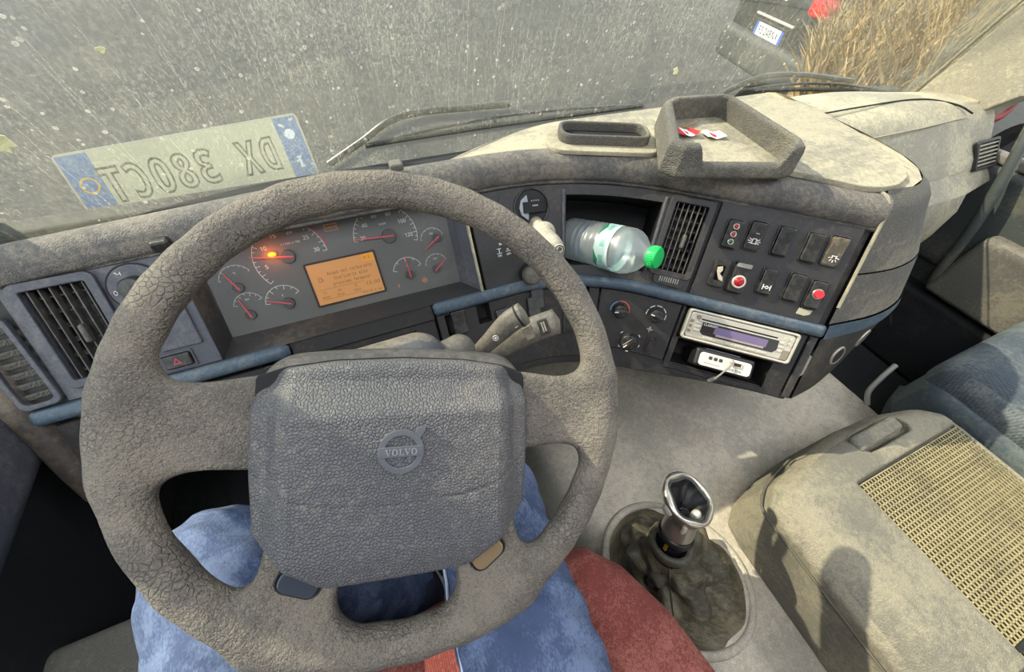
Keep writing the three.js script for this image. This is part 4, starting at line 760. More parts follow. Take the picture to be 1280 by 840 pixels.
// ---------- parking brake lever ----------
{
  const lv = thing('parking_brake_lever', 'pale grey parking brake lever with a round P mark, in front of the round gauge', 'lever', [0.3036, 0.7274, -0.2987]);
  const a = A3([0.3016, 0.7263, -0.3342]), b = A3([0.269, 0.7662, -0.1994]), d = b.clone().sub(a), ax = d.clone().normalize();
  const q = new THREE.Quaternion().setFromUnitVectors(V(0, 1, 0), ax), L = d.length(), M = new THREE.Matrix4().compose(a, q, V(1, 1, 1));
  const prof = [[0.0001, -0.03], [0.012, -0.03], [0.0125, L * 0.33], [0.0135, L * 0.40], [0.021, L * 0.43], [0.0222, L * 0.455], [0.021, L * 0.48], [0.0155, L * 0.52], [0.017, L * 0.62], [0.0185, L * 0.74], [0.0185, L * 0.86], [0.0165, L * 0.95], [0.011, L], [0.0001, L * 1.01]];
  part('handle', boxUV(new THREE.LatheGeometry(prof.map((p) => new THREE.Vector2(...p)), 32).applyMatrix4(M)), std(0xffffff, 0.55, { map: dusty([150, 146, 134], [180, 172, 150], 0.4, 301) }), lv, 'pale grey handle');
  const c = A3([0.2736, 0.7725, -0.1972]), n = V(camera.position.x, camera.position.y, camera.position.z).sub(c).normalize().lerp(ax, 0.35).normalize();
  const u = V(0.25, 1, 0).addScaledVector(n, -n.dot(V(0.25, 1, 0))).normalize(), BM = mat4(u.clone().cross(n), u, n, c);
  const bt = part('mark_disc', boxUV(new THREE.CylinderGeometry(0.0075, 0.0085, 0.004, 26).rotateX(Math.PI / 2).applyMatrix4(BM)), MT.lightTrim, lv);
  sub(bt, 'mark_ring', new THREE.TorusGeometry(0.0066, 0.0006, 6, 26).translate(0, 0, 0.002).applyMatrix4(BM), MT.dark);
  const font = await new FontLoader().loadAsync('fonts/droid/droid_sans_bold.typeface.json');
  sub(bt, 'lettering', new TextGeometry('P', { font, size: 0.0072, depth: 0.0006, curveSegments: 4 }).translate(-0.0025, -0.0036, 0.002).applyMatrix4(BM), MT.dark);
  // brake print on the panel
  const p = [0.2284, 0.0724];
  for (const [t, dx, dy, sz] of [['BRAKE', -0.004, 0.010, 0.004], ['ON', -0.010, -0.010, 0.0036], ['OFF', 0.006, -0.010, 0.0036]]) DP('print', onF(new TextGeometry(t, { font, size: sz, depth: 0.0002, curveSegments: 2 }), p[0] + dx, p[1] + dy, 0), MT.white);
  DP('print', onF(join([bar(-0.006, 0.004, 0.008, 0.001), bar(-0.006, 0, 0.0014, 0.008), bar(-0.006, -0.004, 0.010, 0.001), bar(0.011, 0.002, 0.007, 0.001, 0.5), bar(0.011, -0.003, 0.010, 0.001), bar(0.011, 0.001, 0.0014, 0.005)]), p[0], p[1], 0), MT.white);
}

// ---------- water bottle ----------
{
  const b0 = A3([0.3832, 0.6708, -0.3331]), b1 = A3([0.4501, 0.7318, -0.1619]), d = b1.clone().sub(b0), L = d.length(), M = new THREE.Matrix4().compose(b0, new THREE.Quaternion().setFromUnitVectors(V(0, 1, 0), d.clone().normalize()), V(1, 1, 1));
  const k = 0.040;
  const bt = thing('water_bottle', 'clear plastic water bottle with green screw cap, lying in the cubby', 'bottle', [b0.x, b0.y - k, b0.z]);
  const prof = [[0.0001, 0.006], [k * 0.55, 0.002], [k * 0.88, 0.0], [k * 0.98, 0.008], [k, 0.018]];
  for (let i = 0; i < 6; i++) { const y = 0.026 + i * (L * 0.058); prof.push([k, y], [k * 0.945, y + L * 0.022], [k, y + L * 0.05]); }
  prof.push([k * 1.01, L * 0.47], [k * 1.01, L * 0.60], [k * 0.97, L * 0.62], [k * 1.02, L * 0.645], [k * 1.02, L * 0.70], [k * 0.93, L * 0.76], [k * 0.78, L * 0.81], [k * 0.55, L * 0.855], [k * 0.40, L * 0.885], [k * 0.37, L * 0.90], [k * 0.37, L * 0.93]);
  const rows = prof.map(([r, y]) => { const o = []; for (let i = 0; i <= 48; i++) { const a = i / 48 * Math.PI * 2, lob = (1 + 0.012 * Math.sin(a * 11 + y * 210) * Math.sin(a * 5 - y * 90)) * (y > L * 0.64 && y < L * 0.88 ? 1 + 0.035 * Math.cos(a * 6) * smooth(y, L * 0.64, L * 0.7) : 1 + 0.018 * Math.cos(a * 3 + y * 60) * (y < L * 0.45 ? 1 : 0)); o.push(V(Math.cos(a) * r * lob, y, Math.sin(a) * r * lob)); } return o; });
  part('bottle_body', sheet(rows, true).applyMatrix4(M), new THREE.MeshPhysicalMaterial({ color: 0xf2fafa, roughness: 0.36, transmission: 0.86, thickness: 0, ior: 1.6, side: THREE.DoubleSide }), bt, 'clear ribbed plastic');
  // label: a sleeve round the middle with its print
  const cv = document.createElement('canvas'); cv.width = 512; cv.height = 128; const c = cv.getContext('2d');
  c.fillStyle = '#b9d6d2'; c.fillRect(0, 0, 512, 128); c.fillStyle = '#d9ecea'; c.fillRect(0, 0, 512, 22); c.fillStyle = '#7fb8ae';
  for (let i = 0; i < 8; i++) { c.fillRect(20 + i * 64, 40, 34, 40); } c.fillStyle = '#2d7d58'; for (let i = 0; i < 4; i++) { c.beginPath(); c.moveTo(i * 128, 128); c.lineTo(40 + i * 128, 88); c.lineTo(90 + i * 128, 128); c.fill(); }
  const tx = new THREE.CanvasTexture(cv); tx.colorSpace = THREE.SRGBColorSpace;
  const lab = new THREE.CylinderGeometry(k * 1.025, k * 1.025, L * 0.15, 48, 1, true).translate(0, L * 0.535, 0).applyMatrix4(M);
  part('label', lab, new THREE.MeshPhysicalMaterial({ map: tx, roughness: 0.45, transmission: 0.3, thickness: 0, side: THREE.DoubleSide }), bt, 'pale teal paper sleeve');
  const cap = [[0.0001, L], [k * 0.40, L], [k * 0.455, L * 0.988], [k * 0.46, L * 0.93], [k * 0.46, L * 0.915], [k * 0.40, L * 0.91]];
  const cp = part('screw_cap', boxUV(new THREE.LatheGeometry(cap.map((p) => new THREE.Vector2(...p)), 36).applyMatrix4(M)), std(0x18b85c, 0.35), bt, 'bright green screw cap');
  for (let i = 0; i < 30; i++) { const a = i / 30 * Math.PI * 2; const m = new THREE.Mesh(boxUV(rbox(0.0012, L * 0.05, 0.0012, 0.0004, 1).translate(Math.cos(a) * k * 0.46, L * 0.955, Math.sin(a) * k * 0.46).applyMatrix4(M)), cp.material); m.name = 'ridge'; cp.add(m); }
}

// ---------- tray with two paper flags on the dashboard top ----------
{
  const tr = thing('dash_tray', 'open grey tray with raised walls standing on the dashboard lid', 'tray', [0.62, 0.836, -0.28]);
  const o = [[0.468, -0.245], [0.560, -0.378], [0.590, -0.392], [0.690, -0.378], [0.706, -0.362], [0.676, -0.185], [0.660, -0.165], [0.640, -0.164], [0.478, -0.222]];
  const nl = [0.485, -0.226], nr = [0.650, -0.168];
  const g = solid((x, y, z) => {
    const d = sdPoly(x, z, o) - 0.004 + (y - 0.84) * 0.08;
    const t = ((x - nl[0]) * (nr[0] - nl[0]) + (z - nl[1]) * (nr[1] - nl[1])) / ((nr[0] - nl[0]) ** 2 + (nr[1] - nl[1]) ** 2), dist = Math.abs((x - nl[0]) * (nr[1] - nl[1]) - (z - nl[1]) * (nr[0] - nl[0])) / Math.hypot(nr[0] - nl[0], nr[1] - nl[1]);
    const lowFront = smooth(t, 0.10, 0.2) * smooth(1 - t, 0.06, 0.14) * smooth(0.045 - dist, 0, 0.02);
    const top = 0.884 - 0.026 * lowFront;
    const outer = smax(d, Math.max(y - top, 0.834 - y), 0.010);
    const inner = Math.max(d + 0.016, 0.846 - y);
    return smax(outer, -inner, 0.006);
  }, [0.45, 0.83, -0.41], [0.73, 0.895, -0.145], 0.0028);
  part('tray_body', g, MT.tray, tr);
  part('tray_floor', boxUV(poly(o.map(([x, z]) => [lerp(x, 0.6, 0.09), -lerp(z, -0.28, 0.09)]), 0.001, 0).rotateX(-Math.PI / 2).translate(0, 0.8462, 0)), MT.top, tr, 'dusty tan floor of the tray');
  for (const t of [0.52, 0.64]) { const m = part('square_hole', boxUV(at(rbox(0.009, 0.007, 0.004, 0.001).rotateY(-0.33), lerp(nl[0], nr[0], t) - 0.002, 0.848, lerp(nl[1], nr[1], t) + 0.006)), MT.hole, tr); }
  const font = null;
  function flag(label, kind, base, ang, st0, st1) {
    const f = thing('paper_flag', label, 'flag', base);
    part('flag_stick', boxUV(rod(A3(st0), A3(st1), 0.0009)), std(0xa8763f, 0.7), f);
    const cv = document.createElement('canvas'); cv.width = 192; cv.height = 128; const c = cv.getContext('2d');
    c.fillStyle = '#eceae4'; c.fillRect(0, 0, 192, 128); c.fillStyle = '#c8202c';
    if (kind === 'disc') { c.beginPath(); c.arc(96, 64, 36, 0, 7); c.fill(); }
    else { c.fillRect(0, 0, 48, 128); c.fillRect(144, 0, 48, 128); c.beginPath(); for (const [x, y] of [[96, 22], [106, 44], [124, 40], [116, 72], [100, 84], [100, 106], [92, 106], [92, 84], [76, 72], [68, 40], [86, 44]]) c.lineTo(x, y); c.fill(); }
    const t = new THREE.CanvasTexture(cv); t.colorSpace = THREE.SRGBColorSpace;
    const rows = []; for (let j = 0; j <= 4; j++) { const r = []; for (let i = 0; i <= 8; i++) r.push(V(i / 8 * 0.036 - 0.018, 0.0016 + 0.0022 * Math.sin(i * 0.8 + j * 0.3), (j / 4 - 0.5) * 0.026)); rows.push(r); }
    const gg = sheet(rows), uv = gg.attributes.uv; for (let j = 0; j <= 4; j++) for (let i = 0; i <= 8; i++) uv.setXY(j * 9 + i, i / 8, 1 - j / 4);
    gg.applyMatrix4(new THREE.Matrix4().makeRotationY(-ang).setPosition(...base));
    part('flag_paper', gg, std(0xffffff, 0.7, { map: t }), f);
  }
  const f1 = [0.6172, 0.85, -0.2982], f2 = [0.5737, 0.852, -0.3171];
  flag('small paper flag, white with a red disc, lying in the tray', 'disc', f1, 0.22, [0.583, 0.852, -0.3412], [0.6099, 0.852, -0.3054]);
  flag('small paper flag, red and white with a leaf, half hidden by the tray wall', 'leaf', f2, 0.1, [0.5714, 0.853, -0.332], [0.6263, 0.853, -0.3497]);
}

// ---------- the cab: floor, tunnel mat, walls, doors, roof, glass ----------
const wx0 = -0.56, wx1 = 1.76;
struct('floor', boxUV(at(rbox(2.5, 0.06, 2.5, 0.005), 0.6, -0.03, 0.6)), MT.dark);
{ // moulded mat over the engine tunnel, with its step down to the passenger side
  const prof = [[0.17, 0.004], [0.20, 0.012], [0.225, 0.035], [0.245, 0.075], [0.265, 0.12], [0.29, 0.152], [0.325, 0.172], [0.38, 0.18], [0.5, 0.181], [0.7, 0.182], [0.9, 0.182], [1.1, 0.181], [1.20, 0.180], [1.235, 0.176], [1.25, 0.165], [1.256, 0.14], [1.258, 0.05], [1.258, 0.002]];
  const rows = prof.map(([x, y]) => { const r = []; for (let i = 0; i <= 70; i++) { const z = -0.52 + i / 70 * 1.75; r.push(V(x + (x < 0.4 ? 0.02 * Math.sin(z * 4) : 0), y + (y > 0.15 ? 0.0025 * Math.sin(z * 19 + x * 9) + 0.002 * Math.sin(x * 31 - z * 6) + 0.05 * smooth(-z, 0.25, 0.52) : 0), z)); } return r; });
  struct('floor_mat', sheet(rows), MT.mat);
}
struct('firewall', at(rbox(2.34, 0.9, 0.05, 0.01), 0.6, 0.28, -0.61), MT.dark);
// seams of doors and lower walls; window openings are left open and glazed
function sideWall(name, x, sgn) {
  const bx = (y0, y1, z0, z1) => at(rbox(0.05, y1 - y0, z1 - z0, 0.006), x, (y0 + y1) / 2, (z0 + z1) / 2);
  return struct(name, join([bx(-0.25, sgn < 0 ? 0.60 : 0.66, -0.62, 0.55), bx(1.50, 1.9, -0.26, 0.55), bx(-0.25, 1.9, 0.5, 1.75)]), MT.darkTrim);
}
sideWall('door_1', -0.585, -1); sideWall('door_2', 1.79, 1);
const glassClear = new THREE.MeshPhysicalMaterial({ color: 0xf4f6f4, roughness: 0, transmission: 1, thickness: 0, ior: 1.5, side: THREE.DoubleSide });
{ // back wall and roof; rear window and clear hatch added unseen for more daylight
  const slab = (x0, x1, y0, y1, z0, z1) => at(rbox(x1 - x0, y1 - y0, z1 - z0, 0.005), (x0 + x1) / 2, (y0 + y1) / 2, (z0 + z1) / 2);
  struct('wall_back', join([slab(-0.65, 1.85, -0.25, 0.9, 1.72, 1.78), slab(-0.65, 1.85, 1.62, 1.95, 1.72, 1.78), slab(-0.65, -0.35, 0.9, 1.62, 1.72, 1.78), slab(1.55, 1.85, 0.9, 1.62, 1.72, 1.78)]), MT.head);
  struct('ceiling', join([slab(-0.63, 1.83, 1.89, 1.95, -0.34, 0.05), slab(-0.63, 1.83, 1.89, 1.95, 1.05, 1.8), slab(-0.63, 0.08, 1.89, 1.95, 0.05, 1.05), slab(1.12, 1.83, 1.89, 1.95, 0.05, 1.05)]), MT.head);
  struct('window_4', new THREE.PlaneGeometry(1.06, 1.02).rotateX(-Math.PI / 2).translate(0.6, 1.955, 0.55), glassClear);
  struct('window_5', new THREE.PlaneGeometry(1.9, 0.72).translate(0.6, 1.26, 1.75), glassClear);
}
// two unseen fill lamps added under the roof to brighten the cab
for (const [x, side] of [[-0.25, 'left'], [1.42, 'right']]) {
  const lamp = thing('added_fill_lamp', 'added unseen fill lamp on the roof lining, ' + side + ' of the added hatch', 'lamp', [x, 1.86, 0.45]);
  part('fill_lamp_housing', boxUV(at(rbox(0.30, 0.03, 0.72, 0.01), x, 1.875, 0.45)), MT.white, lamp);
  part('fill_diffuser', boxUV(at(rbox(0.26, 0.006, 0.68, 0.002), x, 1.858, 0.45)), std(0xf4f0e6, 0.6, { emissive: 0xf6f6ff, emissiveIntensity: 1.5 }), lamp);
  const L = new THREE.RectAreaLight(0xf4f4ff, 18, 0.26, 0.68); L.name = 'added_fill_light';
  L.position.set(0, 1.85 - 1.86, 0); L.rotation.x = -Math.PI / 2; lamp.add(L);
}
// windscreen: a gently curved leaning pane
const wz = (x, y) => -0.655 + 0.145 * Math.pow(Math.abs(x - 0.61) / 1.17, 3) + 0.30 * (y - 0.74);
function pane(x0, x1, y0, y1, off, nx = 48, ny = 20) { const rows = []; for (let j = 0; j <= ny; j++) { const r = []; for (let i = 0; i <= nx; i++) { const x = lerp(x0, x1, i / nx), y = lerp(y0, y1, j / ny); r.push(V(x, y, wz(x, y) - off)); } rows.push(r); } const g = sheet(rows), uv = g.attributes.uv; for (let j = 0; j <= ny; j++) for (let i = 0; i <= nx; i++) uv.setXY(j * (nx + 1) + i, i / nx, j / ny); return g; }
const glass = new THREE.MeshPhysicalMaterial({ color: 0xf4faf6, roughness: 0, transmission: 1, thickness: 0, ior: 1.5, side: THREE.DoubleSide });
const WS = [-0.58, 1.78, 0.60, 1.86];
const screen = struct('window_1', pane(...WS, 0), glass);
// road dirt dried on the outside of the windscreen: specks, runs and the unwiped corners
{
  const W = 1024, H = 512, wide = WS[1] - WS[0], high = WS[3] - WS[2];
  const n1 = fbm(10, 5, 401), n2 = fbm(5, 4, 402), run2 = lattice(90, 404), wob = fbm(14, 3, 405);
  const arc = (X, Y, cx, cy, r) => Math.hypot(X - cx, Y - cy) - r;
  // where the coat is thick: beyond the two wiped arcs, along the foot, in blotches and broad runs
  const thick = texture(W, (u, v) => {
    const X = WS[0] + u * wide, Y = WS[2] + v * high, wu = u + (wob(u, v) - 0.5) * 0.012;
    let a = 0.07 + 0.15 * (n1(u, v) - 0.5) + 0.16 * (n2(v, u) - 0.5) + 0.20 * Math.pow(run2(wu, v * 0.03 + 0.3), 6);
    const swept = Math.min(arc(X, Y, 0.02, 0.62, 0.98), arc(X, Y, 1.02, 0.66, 0.66));
    a += 0.36 * smooth(swept + (n1(v, u) - 0.5) * 0.06, 0.0, 0.03);
    a += 0.14 * smooth(0.80 + 0.05 * (n1(u, v) - 0.5) * 4 - Y, 0, 0.10);
    return clamp(a, 0.03, 0.9);
  }, { srgb: false, metres: 1, h: H });
  // fine grain: specks, short scratches and thin runs, 0.4 m to a repeat
  const grain = (() => {
    const S = 1024, a = new Float32Array(S * S), r = rng(431), g1 = fbm(16, 3, 432), g2 = lattice(256, 433), g3 = lattice(512, 434), cl = fbm(5, 4, 435);
    for (let j = 0; j < S; j++) for (let i = 0; i < S; i++) { const u = i / S, v = j / S; a[j * S + i] = 0.10 * smooth(g2(u, v * 0.5), 0.35, 0.95) + 0.22 * smooth(g3(u, v * 0.5) * 0.55 + cl(u, v) * 0.55, 0.55, 0.85) + 0.06 * g1(u, v); }
    const dot = (x, y, q) => { const i = ((Math.round(x) % S) + S) % S, j = ((Math.round(y) % S) + S) % S; a[j * S + i] = Math.min(0.95, a[j * S + i] + q); };
    for (let k = 0; k < 5200; k++) { const x = r() * S, y = r() * S; if (cl(x / S, y / S) < 0.36 + r() * 0.25) continue; const L = 2 + r() * r() * 26, q = 0.10 + r() * 0.35, tilt = (r() - 0.5) * 0.5; for (let t = 0; t < L; t++) dot(x + t * tilt + (r() - 0.5) * 0.8, y + t, q); }
    for (let k = 0; k < 70; k++) { let x = r() * S; const y0 = r() * S, L = 150 + r() * 700, q = 0.08 + r() * 0.3, ph = r() * 6; for (let t = 0; t < L; t++) { x += (r() - 0.5) * 0.7 + 0.05 * Math.sin(t * 0.03 + ph); if (r() < 0.75) { dot(x, y0 + t, q * (0.5 + r())); if (r() < 0.4) dot(x + 1, y0 + t, q * 0.6); } } }
    for (let k = 0; k < 260; k++) { const x = r() * S, y = r() * S, R = 1 + r() * 3.2, q = 0.3 + r() * 0.4; for (let b = -4; b <= 4; b++) for (let c = -4; c <= 4; c++) { const d = Math.hypot(b, c); if (d < R + r()) dot(x + b, y + c, q * (0.5 + 0.5 * d / R)); } }
    const d = new Uint8Array(S * S * 4); for (let i = 0; i < S * S; i++) { d[i * 4] = d[i * 4 + 1] = d[i * 4 + 2] = clamp(a[i], 0, 1) * 255; d[i * 4 + 3] = 255; }
    const t = new THREE.DataTexture(d, S, S, THREE.RGBAFormat); t.wrapS = t.wrapT = THREE.RepeatWrapping; t.magFilter = THREE.LinearFilter; t.minFilter = THREE.LinearMipmapLinearFilter; t.generateMipmaps = true; t.repeat.set(wide / 0.62, high / 0.62); t.needsUpdate = true; return t;
  })();
  const tone = dusty([128, 127, 119], [166, 163, 152], 0.5, 421, { metres: 0.14, speck: 0.5, size: 256 });
  const dirt = (name, label, alpha, off, map, color) => {
    const m = new THREE.MeshPhysicalMaterial({ map, color, roughness: 1, alphaMap: alpha, transparent: true, transmission: 0.5, thickness: 0, side: THREE.DoubleSide, specularIntensity: 0 });
    const film = new THREE.Mesh(pane(...WS, off), m); film.name = name; film.userData.label = label; film.receiveShadow = true; screen.add(film);
  };
  dirt('dried_dirt', 'dried pale dirt, thick beyond the wiped arcs', thick, 0.004, tone, 0xffffff);
  dirt('dirt_specks', 'fine pale specks, scratches and runs', grain, 0.006, null, 0xc8c5b9);
  // insect marks
  for (const [p, r] of [[[-0.383, 0.8938, -0.6], 0.012], [[-0.3847, 0.8759, -0.6], 0.013], [[0.8103, 0.8388, -0.6], 0.010], [[-0.2221, 0.9619, -0.55], 0.006]]) {
    const ra = rng(Math.round(p[0] * 1000) + 7), o = []; for (let i = 0; i < 14; i++) { const a = i / 14 * 6.283, q = r * (0.55 + ra() * 0.6); o.push([q * Math.cos(a), q * 0.8 * Math.sin(a)]); }
    const mk = new THREE.Mesh(boxUV(poly(o, 0.0012, 0.0005).rotateX(-0.29).translate(p[0], p[1], wz(p[0], p[1]) - 0.006)), std(0xc9c29a, 0.8)); mk.name = 'insect_mark'; screen.add(mk);
  }
}
// side panes
for (const [n, x] of [[2, -0.585], [3, 1.79]]) struct('window_' + n, new THREE.PlaneGeometry(1.10, 0.84).rotateY(Math.PI / 2).translate(x, 1.03, -0.03), glass);
// pillars: shaped prisms standing between windscreen and side window
function pillar(name, x0, x1, pts, m) { const g = poly(pts.map(([z, y]) => [z, y]), x1 - x0, 0.006, 3).rotateY(-Math.PI / 2).translate(x1, 0, 0); g.rotateY(0); return struct(name, boxUV(g), m); }
pillar('trim_1', -0.64, -0.545, [[-0.68, 0.60], [-0.60, 0.60], [-0.52, 0.66], [-0.16, 1.9], [-0.28, 1.9]], MT.lightTrim);
pillar('trim_2', 1.70, 1.85, [[-0.56, 0.60], [-0.40, 0.60], [-0.335, 0.76], [-0.29, 0.81], [-0.325, 0.85], [0.05, 1.9], [-0.13, 1.9]], MT.lightTrim);
{ const c = [1.69, 0.866, -0.3721]; const m = part('trim_cap', boxUV(at(new THREE.CylinderGeometry(0.018, 0.019, 0.006, 26).rotateZ(Math.PI / 2), 1.698, c[1], c[2])), MT.lightTrim, scene); m.userData.kind = 'structure'; m.name = 'trim_3'; }
struct('trim_4', boxUV(tube([V(1.715, 0.70, wz(1.715, 0.70) + 0.006), V(1.71, 0.93, wz(1.71, 0.93) + 0.008), V(1.71, 1.8, wz(1.71, 1.8) + 0.008)], 0.005, 90, 8)), MT.lightTrim);
// door inner parts
{
  const d1 = scene.getObjectByName('door_1'), d2 = scene.getObjectByName('door_2');
  const P = (par, n, g, m, l) => { const k = new THREE.Mesh(boxUV(g), m); k.name = n; k.castShadow = k.receiveShadow = true; if (l) k.userData.label = l; par.add(k); };
  P(d1, 'grab_bar', tube([V(-0.50, 0.80, -0.40), V(-0.485, 0.735, -0.362), V(-0.48, 0.665, -0.300), V(-0.48, 0.605, -0.268), V(-0.478, 0.55, -0.237), V(-0.475, 0.505, -0.213)], 0.021, 50, 14), std(0xffffff, 0.4, { map: dusty([62, 58, 54], [104, 92, 74], 0.4, 501) }), 'smooth brown-grey grab bar');
  P(d1, 'door_pad', solid((x, y, z) => sdBox(x + 0.555, y - 0.44, z - 0.0, 0.03, 0.19, 0.48, 0.025), [-0.6, 0.22, -0.5], [-0.5, 0.65, 0.5], 0.012), std(0xffffff, 0.7, { map: dusty([26, 27, 29], [40, 40, 40], 0.3, 505) }), 'dark door panel');
  P(d1, 'door_sill_pad', solid((x, y, z) => sdBox(x + 0.55, y - 0.618, z - 0.0, 0.055, 0.052, 0.48, 0.03), [-0.62, 0.55, -0.5], [-0.48, 0.68, 0.5], 0.008), MT.faceBlue);
  P(d1, 'armrest', solid((x, y, z) => sdBox(x + 0.465, y - 0.40, z - 0.26, 0.076, 0.065, 0.29, 0.015), [-0.56, 0.32, -0.05], [-0.37, 0.48, 0.58], 0.008), MT.tray, 'grey armrest');
  P(d2, 'door_pad', at(rbox(0.05, 0.30, 0.9, 0.02), 1.765, 0.50, 0.02), MT.darkTrim, 'dark green-grey door panel');
  P(d2, 'door_pocket', solid((x, y, z) => smax(sdBox(x - 1.74, y - 0.36, z - 0.24, 0.05, 0.15, 0.33, 0.02), 0.3 - y - 0.5 * 0, 0.01), [1.66, 0.2, -0.12], [1.8, 0.54, 0.6], 0.01), MT.tray, 'pale grey door pocket');
  P(d2, 'door_lower', at(rbox(0.09, 0.28, 0.9, 0.02), 1.75, 0.14, 0.05), MT.dark);
  P(d2, 'grab_bar', tube([A3([1.71, 0.3252, -0.0843]), A3([1.7, 0.4034, -0.1031]), A3([1.69, 0.5014, -0.1247]), A3([1.69, 0.5908, -0.1545]), A3([1.7, 0.662, -0.1844]), A3([1.72, 0.7318, -0.2204]), A3([1.76, 0.7956, -0.2597])], 0.014, 40, 12), MT.darkTrim, 'dark grab bar');
  P(d2, 'sill_trim', at(rbox(0.03, 0.03, 0.9, 0.01), 1.765, 0.665, 0.02), std(0x75716a, 0.6));
}

// ---------- gear lever ----------
{
  const gl = thing('gear_lever', 'gear lever with a broken open metal knob and crumpled dark leather gaiter', 'gear lever', [0.41, 0.18, 0.26]);
  const P = (n, g, m, l) => part(n, boxUV(g), m, gl, l);
  const c0 = V(0.375, 0.335, 0.20), c1 = V(0.408, 0.485, 0.143), ax = c1.clone().sub(c0).normalize();
  // gaiter: rings from the base on the mat to the collar, with folds
  const rows = [], N = 72;
  for (let j = 0; j <= 30; j++) {
    const t = j / 30, row = [], cx = lerp(0.425, c0.x, Math.pow(t, 1.15)), cz = lerp(0.255, c0.z, Math.pow(t, 1.15)), y = 0.178 + 0.152 * Math.pow(t, 1.25) + (t < 0.1 ? 0 : 0.002);
    for (let i = 0; i <= N; i++) {
      const a = i / N * Math.PI * 2;
      const R0 = lerp(0.142, 0.038, Math.pow(t, 0.72)), fold = (0.013 * Math.sin(a * 3 + t * 5) + 0.008 * Math.sin(a * 7 - t * 9 + 1) + 0.004 * Math.sin(a * 13 + t * 17)) * Math.sin(Math.PI * Math.min(1, t * 1.05)) + 0.006 * Math.sin(t * 22 + a * 2) * smooth(t, 0.2, 0.4) * smooth(1 - t, 0.05, 0.3);
      const oval = 1 + 0.10 * Math.cos(2 * (a - 0.9)) * (1 - t);
      const r = R0 * oval + fold;
      row.push(V(cx + r * Math.cos(a), y + fold * 0.5, cz + r * Math.sin(a)));
    }
    rows.push(row);
  }
  const gm = std(0xffffff, 0.6, { map: dusty([58, 55, 44], [112, 104, 80], 0.42, 601), bumpMap: bumpFine, bumpScale: 0.0004 });
  part('gaiter', sheet(rows, true), gm, gl, 'crumpled dark leather gaiter');
  const base = rows[0].filter((_, i) => i < N).map((p) => p.clone().add(V((p.x - 0.425) * 0.015, 0.0, (p.z - 0.255) * 0.015)));
  P('base_welt', new THREE.TubeGeometry(new THREE.CatmullRomCurve3(base, true), 90, 0.009, 8, true), MT.mat);
  for (const a of [2.3, 5.2]) { const i = Math.round(a / 6.283 * N); P('seam', new THREE.TubeGeometry(new THREE.CatmullRomCurve3(rows.filter((_, j) => j > 1 && j % 3 === 0).map((r) => r[i].clone().add(V(0, 0.002, 0)))), 40, 0.002, 6), gm); }
  const q = new THREE.Quaternion().setFromUnitVectors(V(0, 1, 0), ax), M = (o) => new THREE.Matrix4().compose(o, q, V(1, 1, 1)), lathe = (pts, n = 40) => new THREE.LatheGeometry(pts.map((p) => new THREE.Vector2(...p)), n);
  P('gaiter_collar', lathe([[0.034, -0.014], [0.039, -0.004], [0.040, 0.006], [0.035, 0.010], [0.029, 0.008]]).applyMatrix4(M(c0)), gm, 'frayed collar');
  P('shaft', lathe([[0.0001, -0.12], [0.021, -0.12], [0.0235, 0.035], [0.0001, 0.035]]).applyMatrix4(M(c0)), std(0x17181a, 0.25, { metalness: 0.4 }), 'black shaft');
  P('clip', at(rbox(0.004, 0.022, 0.006, 0.001), -0.0245, 0.022, 0.006).applyMatrix4(M(c0)), std(0xb5892c, 0.4, { metalness: 0.6 }));
  P('shaft_ring', lathe([[0.028, 0.030], [0.032, 0.034], [0.032, 0.042], [0.028, 0.045]]).applyMatrix4(M(c0)), std(0x2c2b29, 0.35, { metalness: 0.5 }));
  // knob: a waisted cup cut off slantwise, hollow on top, turned towards the driver
  const kn = V(-0.12, 0.90, 0.30).normalize(), kc = c0.clone().addScaledVector(ax, 0.045);
  const L = 0.105;
  const cup = (x, y, z) => {
    const t = clamp(y / L, 0, 1), r = 0.0205 - 0.002 * Math.sin(t * 3.1) + 0.0155 * smooth(t, 0.35, 0.85), rr = Math.hypot(x * 0.95, z);
    const cut = x * 0.10 + (y - L * 0.84) * 0.86 + z * 0.50;
    return { body: (rr - r) * 0.9, cut, cav: Math.max(rr - (r - 0.0075 + 0.0018 * Math.sin(Math.atan2(z, x) * 5) * smooth(t, 0.5, 0.8)), L * 0.42 - y) };
  };
  const kg = solid((x, y, z) => {
    const c = cup(x, y, z), outer = smax(smax(c.body, c.cut, 0.008), -y, 0.004), dent = Math.hypot(x + 0.031, y - L * 0.50, z - 0.004) - 0.010;
    return smax(smax(outer, -c.cav, 0.003), -dent, 0.003);
  }, [-0.045, -0.004, -0.045], [0.045, 0.115, 0.045], 0.0018);
  P('knob', kg.scale(1.4, 1, 1.4).applyMatrix4(M(kc)), MT.chrome, 'broken metal knob with open top');
  // the black plastic insert that lines the hollow
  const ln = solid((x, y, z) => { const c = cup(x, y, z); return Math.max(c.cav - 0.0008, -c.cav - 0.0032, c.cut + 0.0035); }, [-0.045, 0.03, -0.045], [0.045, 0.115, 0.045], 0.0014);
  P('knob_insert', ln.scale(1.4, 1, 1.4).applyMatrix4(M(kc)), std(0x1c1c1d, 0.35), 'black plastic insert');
  const bo = kc.clone().addScaledVector(ax, 0.058).add(V(0.008, 0, 0.014));
  P('bolt', new THREE.SphereGeometry(0.0105, 7, 6).scale(1, 1.5, 1).applyMatrix4(M(bo)), MT.silver, 'pale bolt end');
  P('bolt_washer', new THREE.CylinderGeometry(0.0125, 0.013, 0.006, 20).applyMatrix4(M(bo.clone().addScaledVector(ax, -0.008))), MT.dark);
